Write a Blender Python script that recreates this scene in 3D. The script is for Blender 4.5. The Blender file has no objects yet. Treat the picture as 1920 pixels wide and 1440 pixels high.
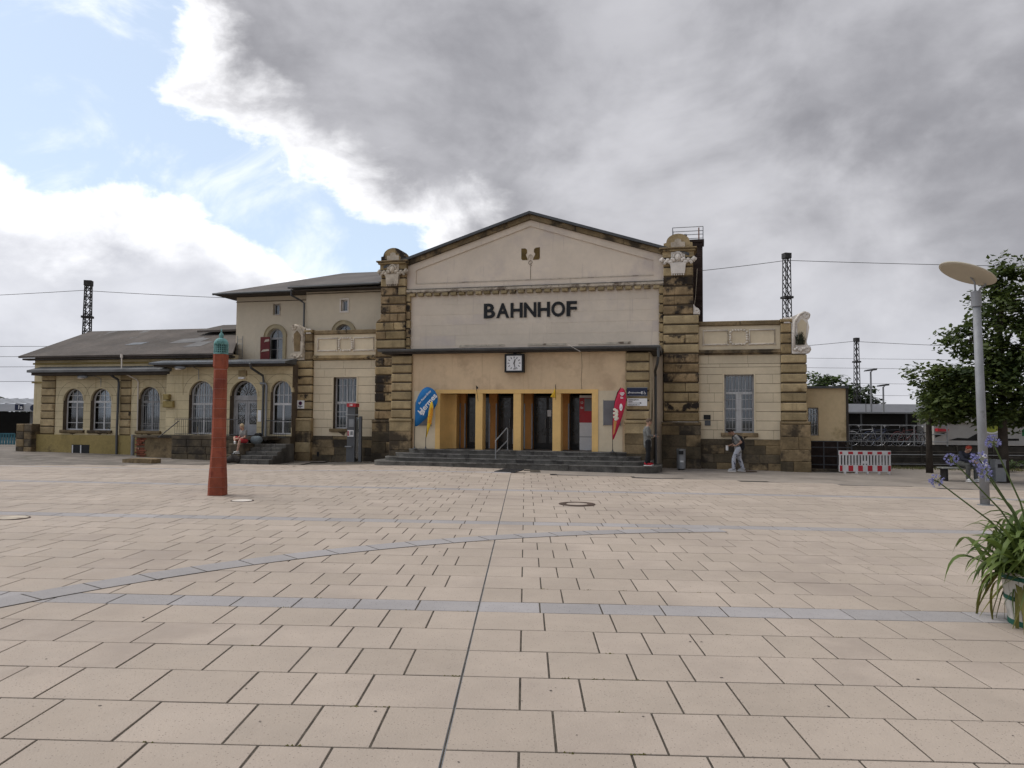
import bpy, bmesh, math, random
from mathutils import Vector, Matrix
random.seed(11)
PI = math.pi
sc = bpy.context.scene
C = sc.collection
rad = math.radians

# ------------------------------------------------------------------ camera, sky, sun, exposure
cam_d = bpy.data.cameras.new('camera'); cam = bpy.data.objects.new('camera', cam_d); C.objects.link(cam)
cam_d.sensor_width = 36.0; cam_d.lens = 1430 / 1920 * 36; cam_d.clip_start = 0.05; cam_d.clip_end = 3000
CAM_H = 1.93
cam.matrix_world = Matrix.Translation((0, 0, CAM_H)) @ Matrix.Rotation(PI / 2 + math.atan(66 / 1430), 4, 'X') @ Matrix.Rotation(0.007, 4, 'Z')
sc.camera = cam
SUN_EL, SUN_AZ = rad(55), rad(-76)        # azimuth from +Y, positive to the right: high on the left, veiled by cloud
world = bpy.data.worlds.new('World'); sc.world = world; world.use_nodes = True
EXPOSURE = 0.57
SUN_STRENGTH = 1.5

def build_world():
    nt = world.node_tree; nt.nodes.clear(); L = nt.links.new
    def inp(s, v):
        if isinstance(v, (int, float)): s.default_value = v
        else: L(v, s)
    def m(op, a, b=0.0, c=None, clamp=False):
        n = nt.nodes.new('ShaderNodeMath'); n.operation = op; n.use_clamp = clamp
        inp(n.inputs[0], a); inp(n.inputs[1], b)
        if c is not None: inp(n.inputs[2], c)
        return n.outputs[0]
    def sstep(x, lo, hi, a=0.0, b=1.0):
        n = nt.nodes.new('ShaderNodeMapRange'); n.interpolation_type = 'SMOOTHSTEP'
        inp(n.inputs[0], x); n.inputs[1].default_value = lo; n.inputs[2].default_value = hi; n.inputs[3].default_value = a; n.inputs[4].default_value = b
        return n.outputs[0]
    def mixc(f, a, b):
        n = nt.nodes.new('ShaderNodeMix'); n.data_type = 'RGBA'; inp(n.inputs[0], f)
        for s, v in ((n.inputs[6], a), (n.inputs[7], b)):
            if isinstance(v, tuple): s.default_value = (*v, 1)
            else: L(v, s)
        return n.outputs[2]
    tc = nt.nodes.new('ShaderNodeTexCoord')
    nrm = nt.nodes.new('ShaderNodeVectorMath'); nrm.operation = 'NORMALIZE'; L(tc.outputs['Generated'], nrm.inputs[0])
    sep = nt.nodes.new('ShaderNodeSeparateXYZ'); L(nrm.outputs[0], sep.inputs[0])
    x, y, z = sep.outputs
    az = m('ARCTAN2', x, m('ABSOLUTE', y)); el = m('ARCSINE', z)
    cmb = nt.nodes.new('ShaderNodeCombineXYZ'); L(az, cmb.inputs[0]); L(m('MULTIPLY', el, 1.5), cmb.inputs[1]); L(m('MULTIPLY', m('SIGN', y), 3.0), cmb.inputs[2])
    def noise(scale, detail, rough, off=(0, 0, 0), dist=0.0):
        mp = nt.nodes.new('ShaderNodeMapping'); L(cmb.outputs[0], mp.inputs[0]); mp.inputs[1].default_value = off
        n = nt.nodes.new('ShaderNodeTexNoise'); L(mp.outputs[0], n.inputs[0]); n.inputs['Scale'].default_value = scale
        n.inputs['Detail'].default_value = detail; n.inputs['Roughness'].default_value = rough; n.inputs['Distortion'].default_value = dist
        return n.outputs[0]
    n1 = m('SUBTRACT', noise(7.0, 7, .60, (3.1, 1.7, 0), .25), .5)      # outline billows
    n2 = noise(3.2, 7, .55, (7.3, 4.4, 2), .3)                          # thick and thin
    n3 = noise(14.0, 6, .55, (1.2, 9.1, 5), .2)
    # edge of the big cloud bank: falls from upper left to the station roof
    d1 = m('ADD', m('MULTIPLY', m('ADD', az, .448), .375), m('MULTIPLY', m('SUBTRACT', el, .369), .927))
    d2 = m('ADD', az, .435)
    f1 = m('MAXIMUM', m('MINIMUM', d1, d2), m('MULTIPLY', m('ADD', az, .125), .8))
    # low bank on the left
    top = m('MINIMUM', .262, m('SUBTRACT', .262, m('MULTIPLY', m('ADD', az, .405), .62)))
    f2 = m('SUBTRACT', top, el)
    f1n = m('ADD', f1, m('MULTIPLY', n1, .20)); f2n = m('ADD', f2, m('MULTIPLY', n1, .17))
    field = m('MAXIMUM', f1n, f2n)
    wisp = m('MULTIPLY', sstep(noise(5.0, 8, .6, (2.2, 5.5, 9), .6), .52, .72), .55)
    alpha = m('MAXIMUM', sstep(field, -.008, .02), wisp)
    # shade: thin edges shine, the thick body is grey
    thick1 = sstep(m('ADD', f1n, m('MULTIPLY', m('SUBTRACT', n2, .5), .16)), -.01, .085)
    body = m('ADD', m('MULTIPLY', n2, .8), m('MULTIPLY', n3, .2))
    g = sstep(body, .32, .68)                                            # 0 dark .. 1 light
    low = sstep(el, .0, .26, 1.0, 0.0)                                   # lighter towards the horizon
    dark = mixc(low, (2.05, 2.05, 2.25), (3.0, 3.05, 3.35))
    lite = mixc(low, (3.8, 3.8, 4.05), (4.6, 4.68, 5.05))
    thickcol = mixc(g, dark, lite)
    gap = m('MULTIPLY', sstep(noise(2.6, 6, .55, (4.2, 8.8, 1), .5), .52, .76), .5)
    edge1 = mixc(thick1, (9.0, 9.0, 9.2), mixc(gap, thickcol, (5.8, 5.8, 6.1)))
    base2 = sstep(m('ADD', f2n, m('MULTIPLY', m('SUBTRACT', n3, .5), .10)), .0, .11)
    lowcol = mixc(base2, (8.8, 8.85, 9.1), mixc(g, (3.7, 3.8, 4.2), (5.6, 5.7, 6.1)))
    isbig = sstep(m('SUBTRACT', f1n, f2n), -.05, .05)
    isbig = m('MULTIPLY', isbig, sstep(f1n, -.02, .02))
    cloud = mixc(isbig, lowcol, edge1)
    sky = nt.nodes.new('ShaderNodeTexSky'); sky.sky_type = 'NISHITA'; sky.sun_disc = False
    sky.sun_elevation = SUN_EL; sky.sun_rotation = SUN_AZ; sky.air_density = 1.0; sky.dust_density = 1.2; sky.ozone_density = 1.0
    gain = mixc(.55, sky.outputs[0], (5.6, 6.5, 7.6))                    # thin veil of haze over the blue
    col = mixc(alpha, gain, cloud)
    bg = nt.nodes.new('ShaderNodeBackground'); L(col, bg.inputs[0]); bg.inputs[1].default_value = 0.1
    out = nt.nodes.new('ShaderNodeOutputWorld'); L(bg.outputs[0], out.inputs[0])
build_world()
sun_d = bpy.data.lights.new('sun', 'SUN'); sun_d.energy = SUN_STRENGTH; sun_d.angle = rad(40); sun_d.color = (1, .95, .88)
sun = bpy.data.objects.new('sun', sun_d); C.objects.link(sun)
sdir = Vector((math.sin(SUN_AZ) * math.cos(SUN_EL), math.cos(SUN_AZ) * math.cos(SUN_EL), math.sin(SUN_EL)))
sun.rotation_euler = sdir.to_track_quat('Z', 'Y').to_euler(); sun.location = (0, 0, 40)
sc.view_settings.view_transform = 'Standard'; sc.view_settings.look = 'None'; sc.view_settings.exposure = EXPOSURE; sc.view_settings.gamma = 1
sc.view_settings.use_curve_mapping = False
sc.render.engine = 'CYCLES'; sc.cycles.max_bounces = 4; sc.cycles.diffuse_bounces = 3; sc.cycles.use_adaptive_sampling = True; sc.cycles.adaptive_threshold = .02; sc.cycles.use_denoising = True

# ------------------------------------------------------------------ materials
MATS = {}
def M(name, col, rough=.85, var=.18, scale=1.5, bump=.15, bscale=30., spec=.25, metal=0., rnd=.0, stain=None, streak=None, speck=None, attr=False):
    """procedural surface: col +- var by world noise, rnd by object, stain=(colour, scale, lo, hi), streak=(colour, lo, hi), speck=(colour, scale, lo)"""
    mt = bpy.data.materials.new(name); mt.use_nodes = True; nt = mt.node_tree; L = nt.links.new
    b = nt.nodes['Principled BSDF']; b.inputs['Roughness'].default_value = rough; b.inputs['Metallic'].default_value = metal
    b.inputs['Specular IOR Level'].default_value = spec
    geo = nt.nodes.new('ShaderNodeNewGeometry'); pos = geo.outputs['Position']
    info = nt.nodes.new('ShaderNodeObjectInfo'); RND = info.outputs['Random']
    if attr:
        at_ = nt.nodes.new('ShaderNodeAttribute'); at_.attribute_name = 'tint'; RND = at_.outputs['Fac']
    def nz(s, d=5, r=.6, sc3=None):
        n = nt.nodes.new('ShaderNodeTexNoise'); n.inputs['Scale'].default_value = s; n.inputs['Detail'].default_value = d; n.inputs['Roughness'].default_value = r
        if sc3:
            mp = nt.nodes.new('ShaderNodeMapping'); mp.inputs[3].default_value = sc3; L(pos, mp.inputs[0]); L(mp.outputs[0], n.inputs[0])
        else: L(pos, n.inputs[0])
        return n.outputs[0]
    def ramp(x, lo, hi, a=0., c=1.):
        n = nt.nodes.new('ShaderNodeMapRange'); n.interpolation_type = 'SMOOTHSTEP'; L(x, n.inputs[0])
        n.inputs[1].default_value = lo; n.inputs[2].default_value = hi; n.inputs[3].default_value = a; n.inputs[4].default_value = c
        return n.outputs[0]
    def mix(f, a, c2, typ='MIX'):
        n = nt.nodes.new('ShaderNodeMix'); n.data_type = 'RGBA'; n.blend_type = typ
        for s, v in ((n.inputs[0], f), (n.inputs[6], a), (n.inputs[7], c2)):
            if isinstance(v, tuple): s.default_value = (*v, 1) if len(v) == 3 else v
            elif isinstance(v, (int, float)): s.default_value = v
            else: L(v, s)
        return n.outputs[2]
    lo = tuple(max(0, c * (1 - var)) for c in col); hi = tuple(min(.95, c * (1 + var)) for c in col)
    c = mix(ramp(nz(scale, 6), .3, .7), lo, hi)
    if var > 0: c = mix(ramp(nz(scale * 9, 4), .35, .65), c, mix(1., c, (1 - var * .6,) * 3, 'MULTIPLY'))
    if rnd:
        f = ramp(RND, 0, 1, 1 - rnd, 1 + rnd * .5)
        cc = nt.nodes.new('ShaderNodeCombineColor'); L(f, cc.inputs[0]); L(f, cc.inputs[1])
        L(ramp(RND, 0, 1, 1 - rnd * 1.15, 1 + rnd * .45), cc.inputs[2])
        c = mix(1., c, cc.outputs[0], 'MULTIPLY')
    if speck:
        n = nt.nodes.new('ShaderNodeTexVoronoi'); n.inputs['Scale'].default_value = speck[1]; L(pos, n.inputs[0])
        c = mix(ramp(n.outputs['Distance'], speck[2], speck[2] + .07, .75, 0.), c, speck[0])
    if stain:
        s = nz(stain[1], 6, .65)
        if rnd:
            a = nt.nodes.new('ShaderNodeMath'); a.operation = 'MULTIPLY_ADD'; L(RND, a.inputs[0]); a.inputs[1].default_value = .22; L(s, a.inputs[2]); s = a.outputs[0]
            a = nt.nodes.new('ShaderNodeMath'); a.operation = 'SUBTRACT'; L(s, a.inputs[0]); a.inputs[1].default_value = .11; s = a.outputs[0]
        c = mix(ramp(s, stain[2], stain[3]), c, stain[0])
    if streak:
        c = mix(ramp(nz(1., 5, .6, (7., 7., .45)), streak[1], streak[2]), c, streak[0])
    L(c, b.inputs['Base Color'])
    if bump:
        bp = nt.nodes.new('ShaderNodeBump'); bp.inputs['Strength'].default_value = bump; bp.inputs['Distance'].default_value = .02
        L(nz(bscale, 4), bp.inputs['Height']); L(bp.outputs[0], b.inputs['Normal'])
    rr = ramp(nz(scale * 4, 3), .3, .7, max(0, rough - .08), min(1, rough + .08)); L(rr, b.inputs['Roughness'])
    MATS[name] = mt
    return mt
CRUST = (.028, .022, .018)
sand = M('sandstone', (.38, .29, .165), .9, .22, 2.2, .5, 14, rnd=.22, stain=((.17, .12, .06), 1.9, .60, .80), streak=((.2, .15, .08), .58, .8))
sand_crust = M('sandstone_crusted', (.29, .205, .115), .92, .3, 2.0, .6, 12, rnd=.28, stain=(CRUST, 1.5, .49, .64), streak=((.07, .045, .02), .5, .72))
sand_mid = M('sandstone_sooty', (.34, .25, .135), .92, .28, 2.0, .6, 12, rnd=.25, stain=(CRUST, 1.7, .56, .67))
sand_base = M('sandstone_base', (.24, .175, .10), .93, .3, 1.6, .6, 10, rnd=.25, stain=((.055, .042, .028), 1.3, .47, .66))
sand_dark = M('sandstone_plinth', (.125, .098, .066), .94, .35, 1.5, .6, 9, rnd=.25, stain=((.04, .033, .025), 1.2, .45, .65))
pl_hall = M('plaster_hall', (.65, .55, .44), .9, .06, .7, .12, 25, rnd=.04, streak=((.46, .38, .32), .58, .82), stain=((.53, .45, .39), .6, .52, .78))
pl_cream = M('plaster_cream', (.62, .52, .37), .9, .08, .8, .15, 25, rnd=.06, streak=((.50, .41, .27), .60, .85), stain=((.57, .48, .34), .7, .54, .8))
pl_long = M('plaster_wing', (.57, .475, .30), .9, .10, .8, .15, 25, rnd=.06, streak=((.34, .26, .14), .58, .8), stain=((.42, .34, .2), .7, .55, .78))
pl_house = M('plaster_house', (.55, .475, .36), .9, .07, .5, .12, 20, streak=((.38, .31, .22), .6, .85))
pl_peach = M('plaster_peach', (.63, .47, .30), .88, .08, .6, .12, 20, streak=((.46, .32, .2), .56, .8), stain=((.50, .36, .23), 1.1, .5, .7))
pl_low = M('plaster_plinth', (.30, .23, .09), .92, .2, 1.2, .3, 18, stain=((.13, .10, .05), 1.2, .5, .72))
pl_surr = M('plaster_surround', (.36, .30, .19), .9, .12, 2, .15, 25)
pl_annex = M('plaster_annex', (.56, .43, .255), .9, .1, .8, .2, 20, stain=((.33, .24, .12), .9, .55, .75))
yellow = M('yellow_paint', (.72, .465, .175), .7, .08, 1.2, .08, 20, spec=.35, stain=((.42, .22, .06), 1.4, .62, .8))
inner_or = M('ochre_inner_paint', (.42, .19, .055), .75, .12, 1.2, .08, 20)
joint = M('mortar_joint', (.13, .10, .07), .95, .2, 3, .2, 30)
joint_or = M('mortar_dark', (.075, .055, .035), .95, .2, 3, .2, 30)
stucco_w = M('white_stucco', (.66, .60, .53), .85, .12, 3, .3, 40, stain=((.30, .25, .2), 3.0, .60, .78))
stucco_c = M('cream_stucco', (.60, .53, .44), .85, .12, 3, .3, 40, stain=((.36, .30, .24), 3.0, .58, .76))
stucco_d = M('weathered_stucco', (.50, .43, .34), .88, .2, 3, .35, 40, stain=((.16, .12, .09), 2.4, .52, .68))
metal_d = M('dark_sheet_metal', (.055, .058, .06), .5, .2, 2, .05, 20, spec=.5)
gutter = M('zinc_gutter', (.12, .125, .13), .5, .2, 2, .05, 20, metal=.4)
zinc = M('zinc_pipe', (.25, .255, .26), .5, .15, 3, .05, 20, metal=.4)
felt = M('roofing_felt', (.115, .098, .085), .95, .25, .6, .35, 12, stain=((.16, .155, .15), .5, .60, .66))
felt_h = M('house_roofing', (.13, .115, .105), .95, .2, .6, .3, 12)
timber_d = M('dark_timber', (.06, .05, .042), .85, .2, 3, .2, 30)
win_w = M('white_window_paint', (.58, .57, .56), .6, .1, 4, .08, 40, stain=((.34, .32, .3), 4, .6, .75))
win_g = M('grey_window_paint', (.34, .335, .335), .65, .15, 4, .1, 40)
iron = M('grille_iron', (.42, .41, .40), .6, .2, 6, .05, 60, spec=.4)
iron_d = M('dark_iron', (.045, .045, .048), .6, .2, 5, .05, 50, spec=.4)
step_m = M('step_stone', (.115, .108, .098), .9, .3, 2.5, .35, 18, rnd=.16, stain=((.05, .046, .042), 1.6, .52, .7))
step_e = M('skylit_step_edge', (.20, .19, .175), .85, .25, 3, .3, 20, rnd=.15, stain=((.08, .075, .07), 2.2, .52, .66))  # paler nosing colour: sky light on the treads, painted into the step edges
slab_m = M('beige_slab', (.405, .338, .28), .86, .07, .5, .25, 60, rnd=.085, speck=((.17, .14, .12), 34, .12), stain=((.32, .265, .22), .35, .48, .75))
slab_far = M('beige_slab_far', (.405, .338, .28), .86, .07, .5, .25, 60, rnd=.085, attr=True, speck=((.17, .14, .12), 34, .12), stain=((.32, .265, .22), .35, .48, .75))
band_m = M('grey_slab', (.33, .308, .302), .86, .08, .6, .25, 60, rnd=.08, speck=((.13, .125, .125), 34, .13))
bed_m = M('joint_sand', (.085, .072, .056), .97, .4, 9, .5, 60, stain=((.05, .065, .025), 3, .66, .74))
asph = M('pale_asphalt', (.27, .235, .20), .93, .15, .6, .35, 30, stain=((.19, .165, .14), .5, .5, .7))
gravel = M('ground', (.17, .15, .125), .95, .25, .8, .5, 14)
glass_d = None
def mk_glass():
    mt = bpy.data.materials.new('window_glass'); mt.use_nodes = True; nt = mt.node_tree; nt.nodes.clear(); L = nt.links.new
    t = nt.nodes.new('ShaderNodeBsdfTransparent'); t.inputs[0].default_value = (.62, .66, .68, 1)
    g = nt.nodes.new('ShaderNodeBsdfGlossy'); g.inputs['Roughness'].default_value = .04; g.inputs[0].default_value = (.9, .93, .96, 1)
    nz = nt.nodes.new('ShaderNodeTexNoise'); nz.inputs['Scale'].default_value = 1.3
    bp = nt.nodes.new('ShaderNodeBump'); bp.inputs['Strength'].default_value = .04; L(nz.outputs[0], bp.inputs['Height']); L(bp.outputs[0], g.inputs['Normal'])
    fr = nt.nodes.new('ShaderNodeFresnel'); fr.inputs[0].default_value = 1.5
    a = nt.nodes.new('ShaderNodeMath'); a.operation = 'ADD'; a.inputs[1].default_value = .05; L(fr.outputs[0], a.inputs[0])
    mx = nt.nodes.new('ShaderNodeMixShader'); L(a.outputs[0], mx.inputs[0]); L(t.outputs[0], mx.inputs[1]); L(g.outputs[0], mx.inputs[2])
    o = nt.nodes.new('ShaderNodeOutputMaterial'); L(mx.outputs[0], o.inputs[0]); MATS['window_glass'] = mt
    return mt
glass = mk_glass()
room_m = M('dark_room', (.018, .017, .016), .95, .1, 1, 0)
curtain_m = M('net_curtain', (.34, .345, .36), .9, .12, 2, .2, 8)
curtain_d = M('drab_curtain', (.16, .15, .14), .9, .2, 2, .2, 8)
black_m = M('black_paint', (.012, .012, .013), .55, .1, 2, .03)
white_p = M('white_paint', (.72, .71, .70), .6, .06, 2, .05)
red_p = M('red_paint', (.42, .022, .03), .55, .1, 2, .04, spec=.4)
navy_p = M('navy_panel', (.008, .013, .042), .5, .1, 2, .02, spec=.4)
grey_p = M('grey_metal_paint', (.20, .205, .21), .55, .1, 2, .05, spec=.4)
greyd_p = M('dark_grey_paint', (.07, .072, .076), .5, .12, 2, .05, spec=.4)

# ------------------------------------------------------------------ mesh helpers
class MB:
    def __init__(s): s.v = []; s.f = []
    def add(s, v, f):
        n = len(s.v); s.v += [tuple(p) for p in v]; s.f += [tuple(i + n for i in q) for q in f]; return s
    def box(s, x0, x1, y0, y1, z0, z1):
        return s.add([(x0, y0, z0), (x1, y0, z0), (x1, y1, z0), (x0, y1, z0), (x0, y0, z1), (x1, y0, z1), (x1, y1, z1), (x0, y1, z1)],
                     [(3, 2, 1, 0), (4, 5, 6, 7), (0, 1, 5, 4), (1, 2, 6, 5), (2, 3, 7, 6), (3, 0, 4, 7)])
    def prism(s, poly, y0, y1):
        """(x, z) outline, counter-clockwise seen from the front (-y), thickened from y0 (front) to y1"""
        n = len(poly); v = [(p[0], y0, p[1]) for p in poly] + [(p[0], y1, p[1]) for p in poly]
        f = [tuple(range(n)), tuple(range(2 * n - 1, n - 1, -1))]
        f += [(i, i + n, (i + 1) % n + n, (i + 1) % n) for i in range(n)]
        return s.add(v, f)
    def slabpoly(s, poly, z0, z1):
        """(x, y) outline counter-clockwise from above"""
        n = len(poly); v = [(p[0], p[1], z1) for p in poly] + [(p[0], p[1], z0) for p in poly]
        f = [tuple(range(n)), tuple(range(2 * n - 1, n - 1, -1))] + [(i, i + n, (i + 1) % n + n, (i + 1) % n) for i in range(n)]
        return s.add(v, f)
    def tube(s, pts, r, seg=8, caps=True):
        pts = [Vector(p) for p in pts]; rs = r if isinstance(r, (list, tuple)) else [r] * len(pts)
        rings = []; up = None
        for i, p in enumerate(pts):
            a = pts[max(i - 1, 0)]; b = pts[min(i + 1, len(pts) - 1)]; t = (b - a)
            t = t.normalized() if t.length > 1e-9 else Vector((0, 0, 1))
            if up is None: up = Vector((0, 0, 1)) if abs(t.z) < .9 else Vector((1, 0, 0))
            x = t.cross(up)
            if x.length < 1e-6: x = t.orthogonal()
            x.normalize(); y = x.cross(t).normalized(); up = y
            rings.append([p + (x * math.cos(2 * PI * k / seg) + y * math.sin(2 * PI * k / seg)) * rs[i] for k in range(seg)])
        v = [q for R in rings for q in R]; f = []
        for i in range(len(pts) - 1):
            for k in range(seg):
                f.append((i * seg + k, (i + 1) * seg + k, (i + 1) * seg + (k + 1) % seg, i * seg + (k + 1) % seg))
        if caps: f += [tuple(range(seg)), tuple(range((len(pts)) * seg - 1, (len(pts) - 1) * seg - 1, -1))]
        return s.add(v, f)
    def bar(s, a, b, w, h=None):
        return s.tube([a, b], (w * .7071), 4)
    def lathe(s, prof, seg=24, c=(0, 0, 0), sq=None):
        v = []; f = []
        for r, z in prof:
            for k in range(seg):
                a = 2 * PI * k / seg; v.append((c[0] + r * math.cos(a), c[1] + r * math.sin(a), c[2] + z))
        for i in range(len(prof) - 1):
            for k in range(seg):
                f.append((i * seg + k, i * seg + (k + 1) % seg, (i + 1) * seg + (k + 1) % seg, (i + 1) * seg + k))
        f += [tuple(range(seg - 1, -1, -1)), tuple(range((len(prof) - 1) * seg, len(prof) * seg))]
        return s.add(v, f)
    def ball(s, c, r, seg=10, rings=6):
        rx, ry, rz = r if isinstance(r, tuple) else (r, r, r); v = []; f = []
        for i in range(rings + 1):
            t = PI * i / rings
            for k in range(seg):
                a = 2 * PI * k / seg; v.append((c[0] + rx * math.sin(t) * math.cos(a), c[1] + ry * math.sin(t) * math.sin(a), c[2] - rz * math.cos(t)))
        for i in range(rings):
            for k in range(seg): f.append((i * seg + k, i * seg + (k + 1) % seg, (i + 1) * seg + (k + 1) % seg, (i + 1) * seg + k))
        return s.add(v, f)
    def torus(s, c, R, r, axis='Y', seg=20, ms=6, a0=0, a1=2 * PI):
        full = abs(a1 - a0 - 2 * PI) < 1e-6; n = seg if full else seg + 1; pts = []
        for i in range(n):
            a = a0 + (a1 - a0) * i / seg; ca, sa = R * math.cos(a), R * math.sin(a)
            pts.append({'Y': (c[0] + ca, c[1], c[2] + sa), 'Z': (c[0] + ca, c[1] + sa, c[2]), 'X': (c[0], c[1] + ca, c[2] + sa)}[axis])
        if full: pts.append(pts[0])
        return s.tube(pts, r, ms, caps=not full)
    def mesh(s, name, mat=None, smooth=False):
        me = bpy.data.meshes.new(name); me.from_pydata(s.v, [], s.f); me.update()
        bm = bmesh.new(); bm.from_mesh(me); bmesh.ops.recalc_face_normals(bm, faces=bm.faces); bm.to_mesh(me); bm.free()
        if mat: me.materials.append(mat)
        if smooth: me.polygons.foreach_set('use_smooth', [True] * len(me.polygons))
        return me
def obj(name, data, mat=None, parent=None, loc=(0, 0, 0), rz=0., smooth=False, label=None):
    if isinstance(data, MB): data = data.mesh(name, mat, smooth)
    o = bpy.data.objects.new(name, data); C.objects.link(o); o.location = loc
    if rz: o.rotation_euler = (0, 0, rz)
    if parent: o.parent = parent
    if label: o['label'] = label
    return o
def tag(o, label, cat, group=None):
    o['label'] = label; o['category'] = cat
    if group: o['group'] = group
    return o
def thing(name, label, cat, loc=(0, 0, 0), rz=0., group=None):
    o = bpy.data.objects.new(name, None); C.objects.link(o); o.location = loc; o.rotation_euler = (0, 0, rz); o.empty_display_size = .3
    return tag(o, label, cat, group)
def struct(o, kind='structure'): o['kind'] = kind; return o
def copy_tree(o, parent=None):
    c = o.copy(); C.objects.link(c); c.parent = parent
    for ch in list(o.children): copy_tree(ch, c)
    return c
_bc = {}
def block(parent, name, x0, x1, y0, y1, z0, z1, mat, bev=.012):
    """one stone with chamfered front arrises; equal stones share a mesh"""
    w, d, h = round(x1 - x0, 3), round(y1 - y0, 3), round(z1 - z0, 3); key = (name, w, d, h, bev, mat.name)
    if key not in _bc:
        m = MB(); b = min(bev, w * .3, h * .3, d * .5); X, Z = w / 2, h
        v = [(-X, d, 0), (X, d, 0), (X, d, Z), (-X, d, Z), (-X, b, 0), (X, b, 0), (X, b, Z), (-X, b, Z), (-X + b, 0, b), (X - b, 0, b), (X - b, 0, Z - b), (-X + b, 0, Z - b)]
        f = [(3, 2, 1, 0), (8, 9, 10, 11), (4, 5, 9, 8), (5, 6, 10, 9), (6, 7, 11, 10), (7, 4, 8, 11), (0, 1, 5, 4), (1, 2, 6, 5), (2, 3, 7, 6), (3, 0, 4, 7)]
        _bc[key] = m.add(v, f).mesh(name, mat)
    return obj(name, _bc[key], parent=parent, loc=((x0 + x1) / 2, y0, z0))
def text(name, s, size, mat, parent, loc, rot=(PI / 2, 0, 0), bold=0., ext=.004, align='CENTER', sx=1., spacing=1.):
    cu = bpy.data.curves.new(name, 'FONT'); cu.body = s; cu.size = size; cu.extrude = ext; cu.offset = bold; cu.align_x = align; cu.align_y = 'CENTER'
    cu.space_character = spacing; cu.resolution_u = 4
    t = bpy.data.objects.new('tmp', cu); C.objects.link(t); dg = bpy.context.evaluated_depsgraph_get(); dg.update()
    me = bpy.data.meshes.new_from_object(t.evaluated_get(dg)); bpy.data.objects.remove(t); bpy.data.curves.remove(cu)
    me.materials.clear(); me.materials.append(mat); me.name = name
    o = obj(name, me, parent=parent, loc=loc); o.rotation_euler = rot; o.scale = (sx, 1, 1)
    return o

# ------------------------------------------------------------------ where things stand
def S(t): t = max(0., min(1., t)); return t * t * (3 - 2 * t)
def g(x, y):
    """height of the square: a gentle cross fall, dropping a little towards the left wing"""
    X = max(-60, min(60, x)); Y = max(-30, min(60, y))
    z = -.010 * X + .0056 * Y
    z -= .21 * S((-x - 3) / 6) * S((y - 22) / 9)
    return z
TH = rad(13.8); BO = Vector((.7285, 31.2, 0)); BU = Vector((math.cos(TH), -math.sin(TH), 0)); BN = Vector((-math.sin(TH), -math.cos(TH), 0))
def W(s, d, z=0.): return BO + BU * s + BN * d + Vector((0, 0, z))
def WG(s, d):
    p = W(s, d); p.z = g(p.x, p.y); return p
RB = -TH
def bthing(name, label, cat, s, d, z, group=None): return thing(name, label, cat, W(s, d, z), RB, group)

# ------------------------------------------------------------------ ground, square, paving
def sheet(name, xs, ys, mat, dz, inside=None):
    v = []; f = []
    for y in ys:
        for x in xs: v.append((x, y, g(x, y) + dz))
    n = len(xs)
    for j in range(len(ys) - 1):
        for i in range(n - 1):
            if inside is None or inside((xs[i] + xs[i + 1]) / 2, (ys[j] + ys[j + 1]) / 2): f.append((j * n + i, j * n + i + 1, (j + 1) * n + i + 1, (j + 1) * n + i))
    me = bpy.data.meshes.new(name); me.from_pydata(v, [], f); me.materials.append(mat); me.update()
    return struct(obj(name, me))
def lin(a, b, st):
    n = max(1, round((b - a) / st)); return [a + (b - a) * i / n for i in range(n + 1)]
sheet('ground', [-1500, -500, -150] + lin(-60, 60, 2) + [150, 500, 1500], [-1500, -400, -100] + lin(-30, 60, 2) + [150, 500, 1500], gravel, -.06)
# the square ends on the left along a slanting kerb line, towards the station along a drain
def sd(x, y):
    p = Vector((x, y, 0)) - BO; return p.dot(BU), p.dot(BN)
def in_square(x, y):
    s, d = sd(x, y)
    if y > 31 or y < -8 or abs(x) > 44: return False
    # slanting left edge through (-17.8, 26.6) and (-9.4, 30.6)
    if x < -9.0 and y > 30.75 + (x + 9.2) * .468: return False
    if s > .9: return d > 5.72
    if s > -9.6: return d > (3.0 if s < -5 else 3.5) 
    return True
PSI = rad(1.0); PU = Vector((math.cos(PSI), -math.sin(PSI), 0)); PV = Vector((math.sin(PSI), math.cos(PSI), 0)); PC = Vector((-.453, 0, 0))
def P(a, b): return PC + PU * a + PV * b
plaza = sheet('plaza', lin(-44, 44, 1.), lin(-8, 32, 1.), bed_m, -.0055, in_square); 
ROW, BAND = .618, .405
rows = []
for k in range(-3, 5):
    b0 = 7.57 + k * (9 * ROW + BAND)
    rows.append((b0, b0 + BAND, True))
    for i in range(9): rows.append((b0 + BAND + i * ROW, b0 + BAND + (i + 1) * ROW, False))
slabs = []; prev = {}
for b0, b1, band in rows:
    for lo, hi, joined in ((-46, 0, 0), (0, 6.02, 1), (6.02, 46, 2)):
        if band:
            a = lo + (random.uniform(-.6, 0) if lo < -1 else 0)
            ln = [.614]
        else: a = lo if lo > -1 else lo - random.uniform(0, .6)
        first = True; jn = []; pj = prev.get(joined, [])
        if lo < -1:      # lay towards the central joint from the right so that it ends flush
            a = hi; st = -1
        else: st = 1
        while (a > lo if st < 0 else a < hi - .05):
            w = .614 if band else random.choice((.43, .645, .43, .645, .645))
            if first and not band and random.random() < .5: w = .43 if w > .5 else .645
            first = False
            e = a + st * w
            if not band and any(abs(e - q) < .09 for q in pj): w = .43 if w > .5 else .645; e = a + st * w
            if not band and any(abs(e - q) < .06 for q in pj): w = .54; e = a + st * w
            jn.append(e)
            if st > 0 and hi < 40 and e > hi - .3: e = hi
            slabs.append((min(a, e), max(a, e), b0, b1, band)); a = e
            if st > 0 and e >= hi: break
        if not band: prev[joined] = jn
GA, GB = .0075, .0075
near, bands_n, far = [], [], []
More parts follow.
